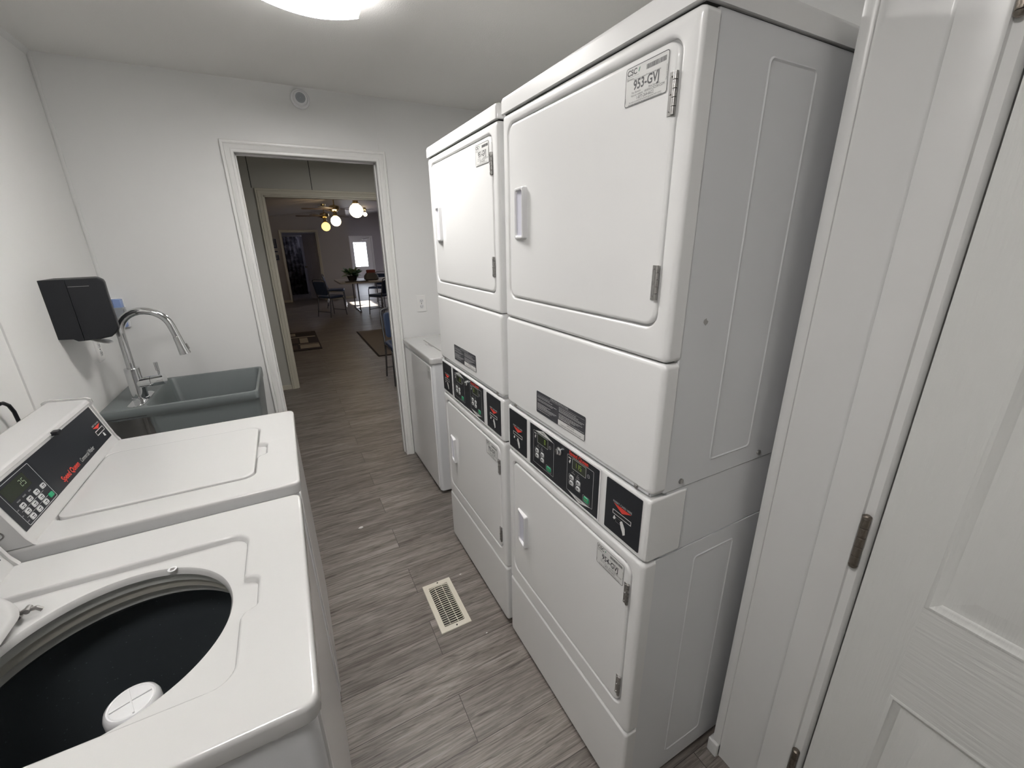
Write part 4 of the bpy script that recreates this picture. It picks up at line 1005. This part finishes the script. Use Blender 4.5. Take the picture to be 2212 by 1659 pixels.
M['rugd'] = mat('dark_brown_rug', (.030, .019, .017), .95); M['rugm'] = mat('mid_brown_rug', (.085, .060, .045), .95); M['rugl'] = mat('tan_rug_block', (.36, .31, .24), .95)
b = MB(); b.box(-.85, .37, 7.30, 8.93, .0005, .012, 0, r=.004)
for (x0, x1, y0, y1, mi) in ((-.10, .30, 8.82, 8.87, 1), (-.80, .02, 8.55, 8.80, 2), (-.80, .34, 8.36, 8.44, 2), (.07, .20, 7.86, 8.30, 2), (-.30, .05, 7.90, 8.30, 1), (-.80, -.36, 7.95, 8.30, 2), (.06, .35, 7.42, 7.70, 2), (-.12, .02, 7.40, 7.72, 1), (-.80, -.20, 7.42, 7.66, 2), (.04, .35, 7.745, 7.775, 2)):
    b.box(x0, x1, y0, y1, .0115, .0128, mi)
tag(b.build('area_rug', [M['rugd'], M['rugm'], M['rugl']], smooth=False), 'brown and beige patchwork rug on the far room floor', 'rug')
b = MB(); b.box(1.06, 2.6, 6.3, 8.42, .0005, .009, 1, r=.004); b.box(1.085, 2.58, 6.33, 8.40, .0085, .0105, 0); tag(b.build('area_rug', [M['rugb'], M['rugd']], smooth=False), 'plain beige rug on the far room floor, right side', 'rug')

def make_fan(x, y, zg, lit, label):
    zc = ct(x); t = tag(empty('ceiling_fan', (x, y, zc)), label, 'fan', 'brass ceiling fans')
    g = zg - zc
    b = MB(); b.lathe([(.06, 0), (.055, -.03), (.012, -.04), (.012, g + .32), (.05, g + .31), (.10, g + .29), (.105, g + .22), (.08, g + .20), (.04, g + .18), (.04, g + .12), (.055, g + .10), (.001, g + .095)], (0, 0, 0), 24); b.build('motor', M['brass'], t)
    for k in range(5):
        a = 2 * PI * k / 5 + .4; m_ = Matrix.Rotation(a, 4, 'Z')
        b = MB(); pts = [(.10, -.02), (.17, -.045), (.60, -.06), (.63, -.03), (.63, .03), (.60, .06), (.17, .045), (.10, .02)]
        b.loft([[m_ @ Vector((u, v, g + .235 + z_ + v * .12)) for u, v in pts] for z_ in (0, .006)], True, True); b.build('blade', M['blade'], t, smooth=False)
    b = MB(); n = 12
    b.lathe([(.1 * math.sin(PI * k / n) + .0005, g + .1 * math.cos(PI * k / n)) for k in range(n + 1)], (0, 0, 0), 24); b.build('glass_globe', M['globe'] if lit else M['globe2'], t)
    return t
make_fan(1.155, 7.27, 2.081, True, 'nearest ceiling fan with a large bright globe, cut by the door head')
make_fan(1.163, 10.06, 2.060, True, 'middle brass ceiling fan with a bright globe above the table')
make_fan(1.101, 11.62, 2.005, False, 'brass ceiling fan with the dim yellow globe')
f4 = make_fan(2.64, 15.0, 2.367, True, 'farthest ceiling fan with a small globe near the outside door')

f4.scale = (.6, .6, .6)
def sign(z0, z1, x1, label):
    b = MB(); b.box(-.36, x1, YA - .012, YA, z0, z1, 1); b.box(-.35, x1 - .012, YA - .014, YA - .012, z0 + .012, z1 - .012, 0)
    k = 0; z = z1 - .04
    while z > z0 + .03: b.box(-.30, x1 - .05, YA - .0150, YA - .0140, z, z + .010, 1); z -= .035
    tag(b.build('notice_sign', [M['sign'], M['ltgrey']], smooth=False), label, 'sign')
sign(1.507, 1.782, -.006, 'tall blue-grey notice left of the inner doorway, topmost of three')
sign(1.399, 1.461, -.012, 'narrow notice strip left of the inner doorway, between the other two')
sign(1.184, 1.353, -.004, 'blue notice left of the inner doorway, lowest of three')
cu = MB(); N = 60
cu.loft([[(-.35 + 1.0 * i / N, 15.75 + .035 * math.sin(i * .9), z) for i in range(N + 1)] for z in (.05, 1.85)] , False, False, closed=False)
o = cu.build('shower_curtain', M['curtain'], recalc=False, weighted=False); so_ = o.modifiers.new('thickness', 'SOLIDIFY'); so_.thickness = .002
tag(o, 'stone-print shower curtain hanging in the dim washroom', 'curtain')
b = MB(); b.cyl((-.40, 15.75, 1.87), (1.82, 15.75, 1.87), .012, n=10); tag(b.build('curtain_rod', M['steel']), 'thin rod carrying the shower curtain in the washroom', 'rod')
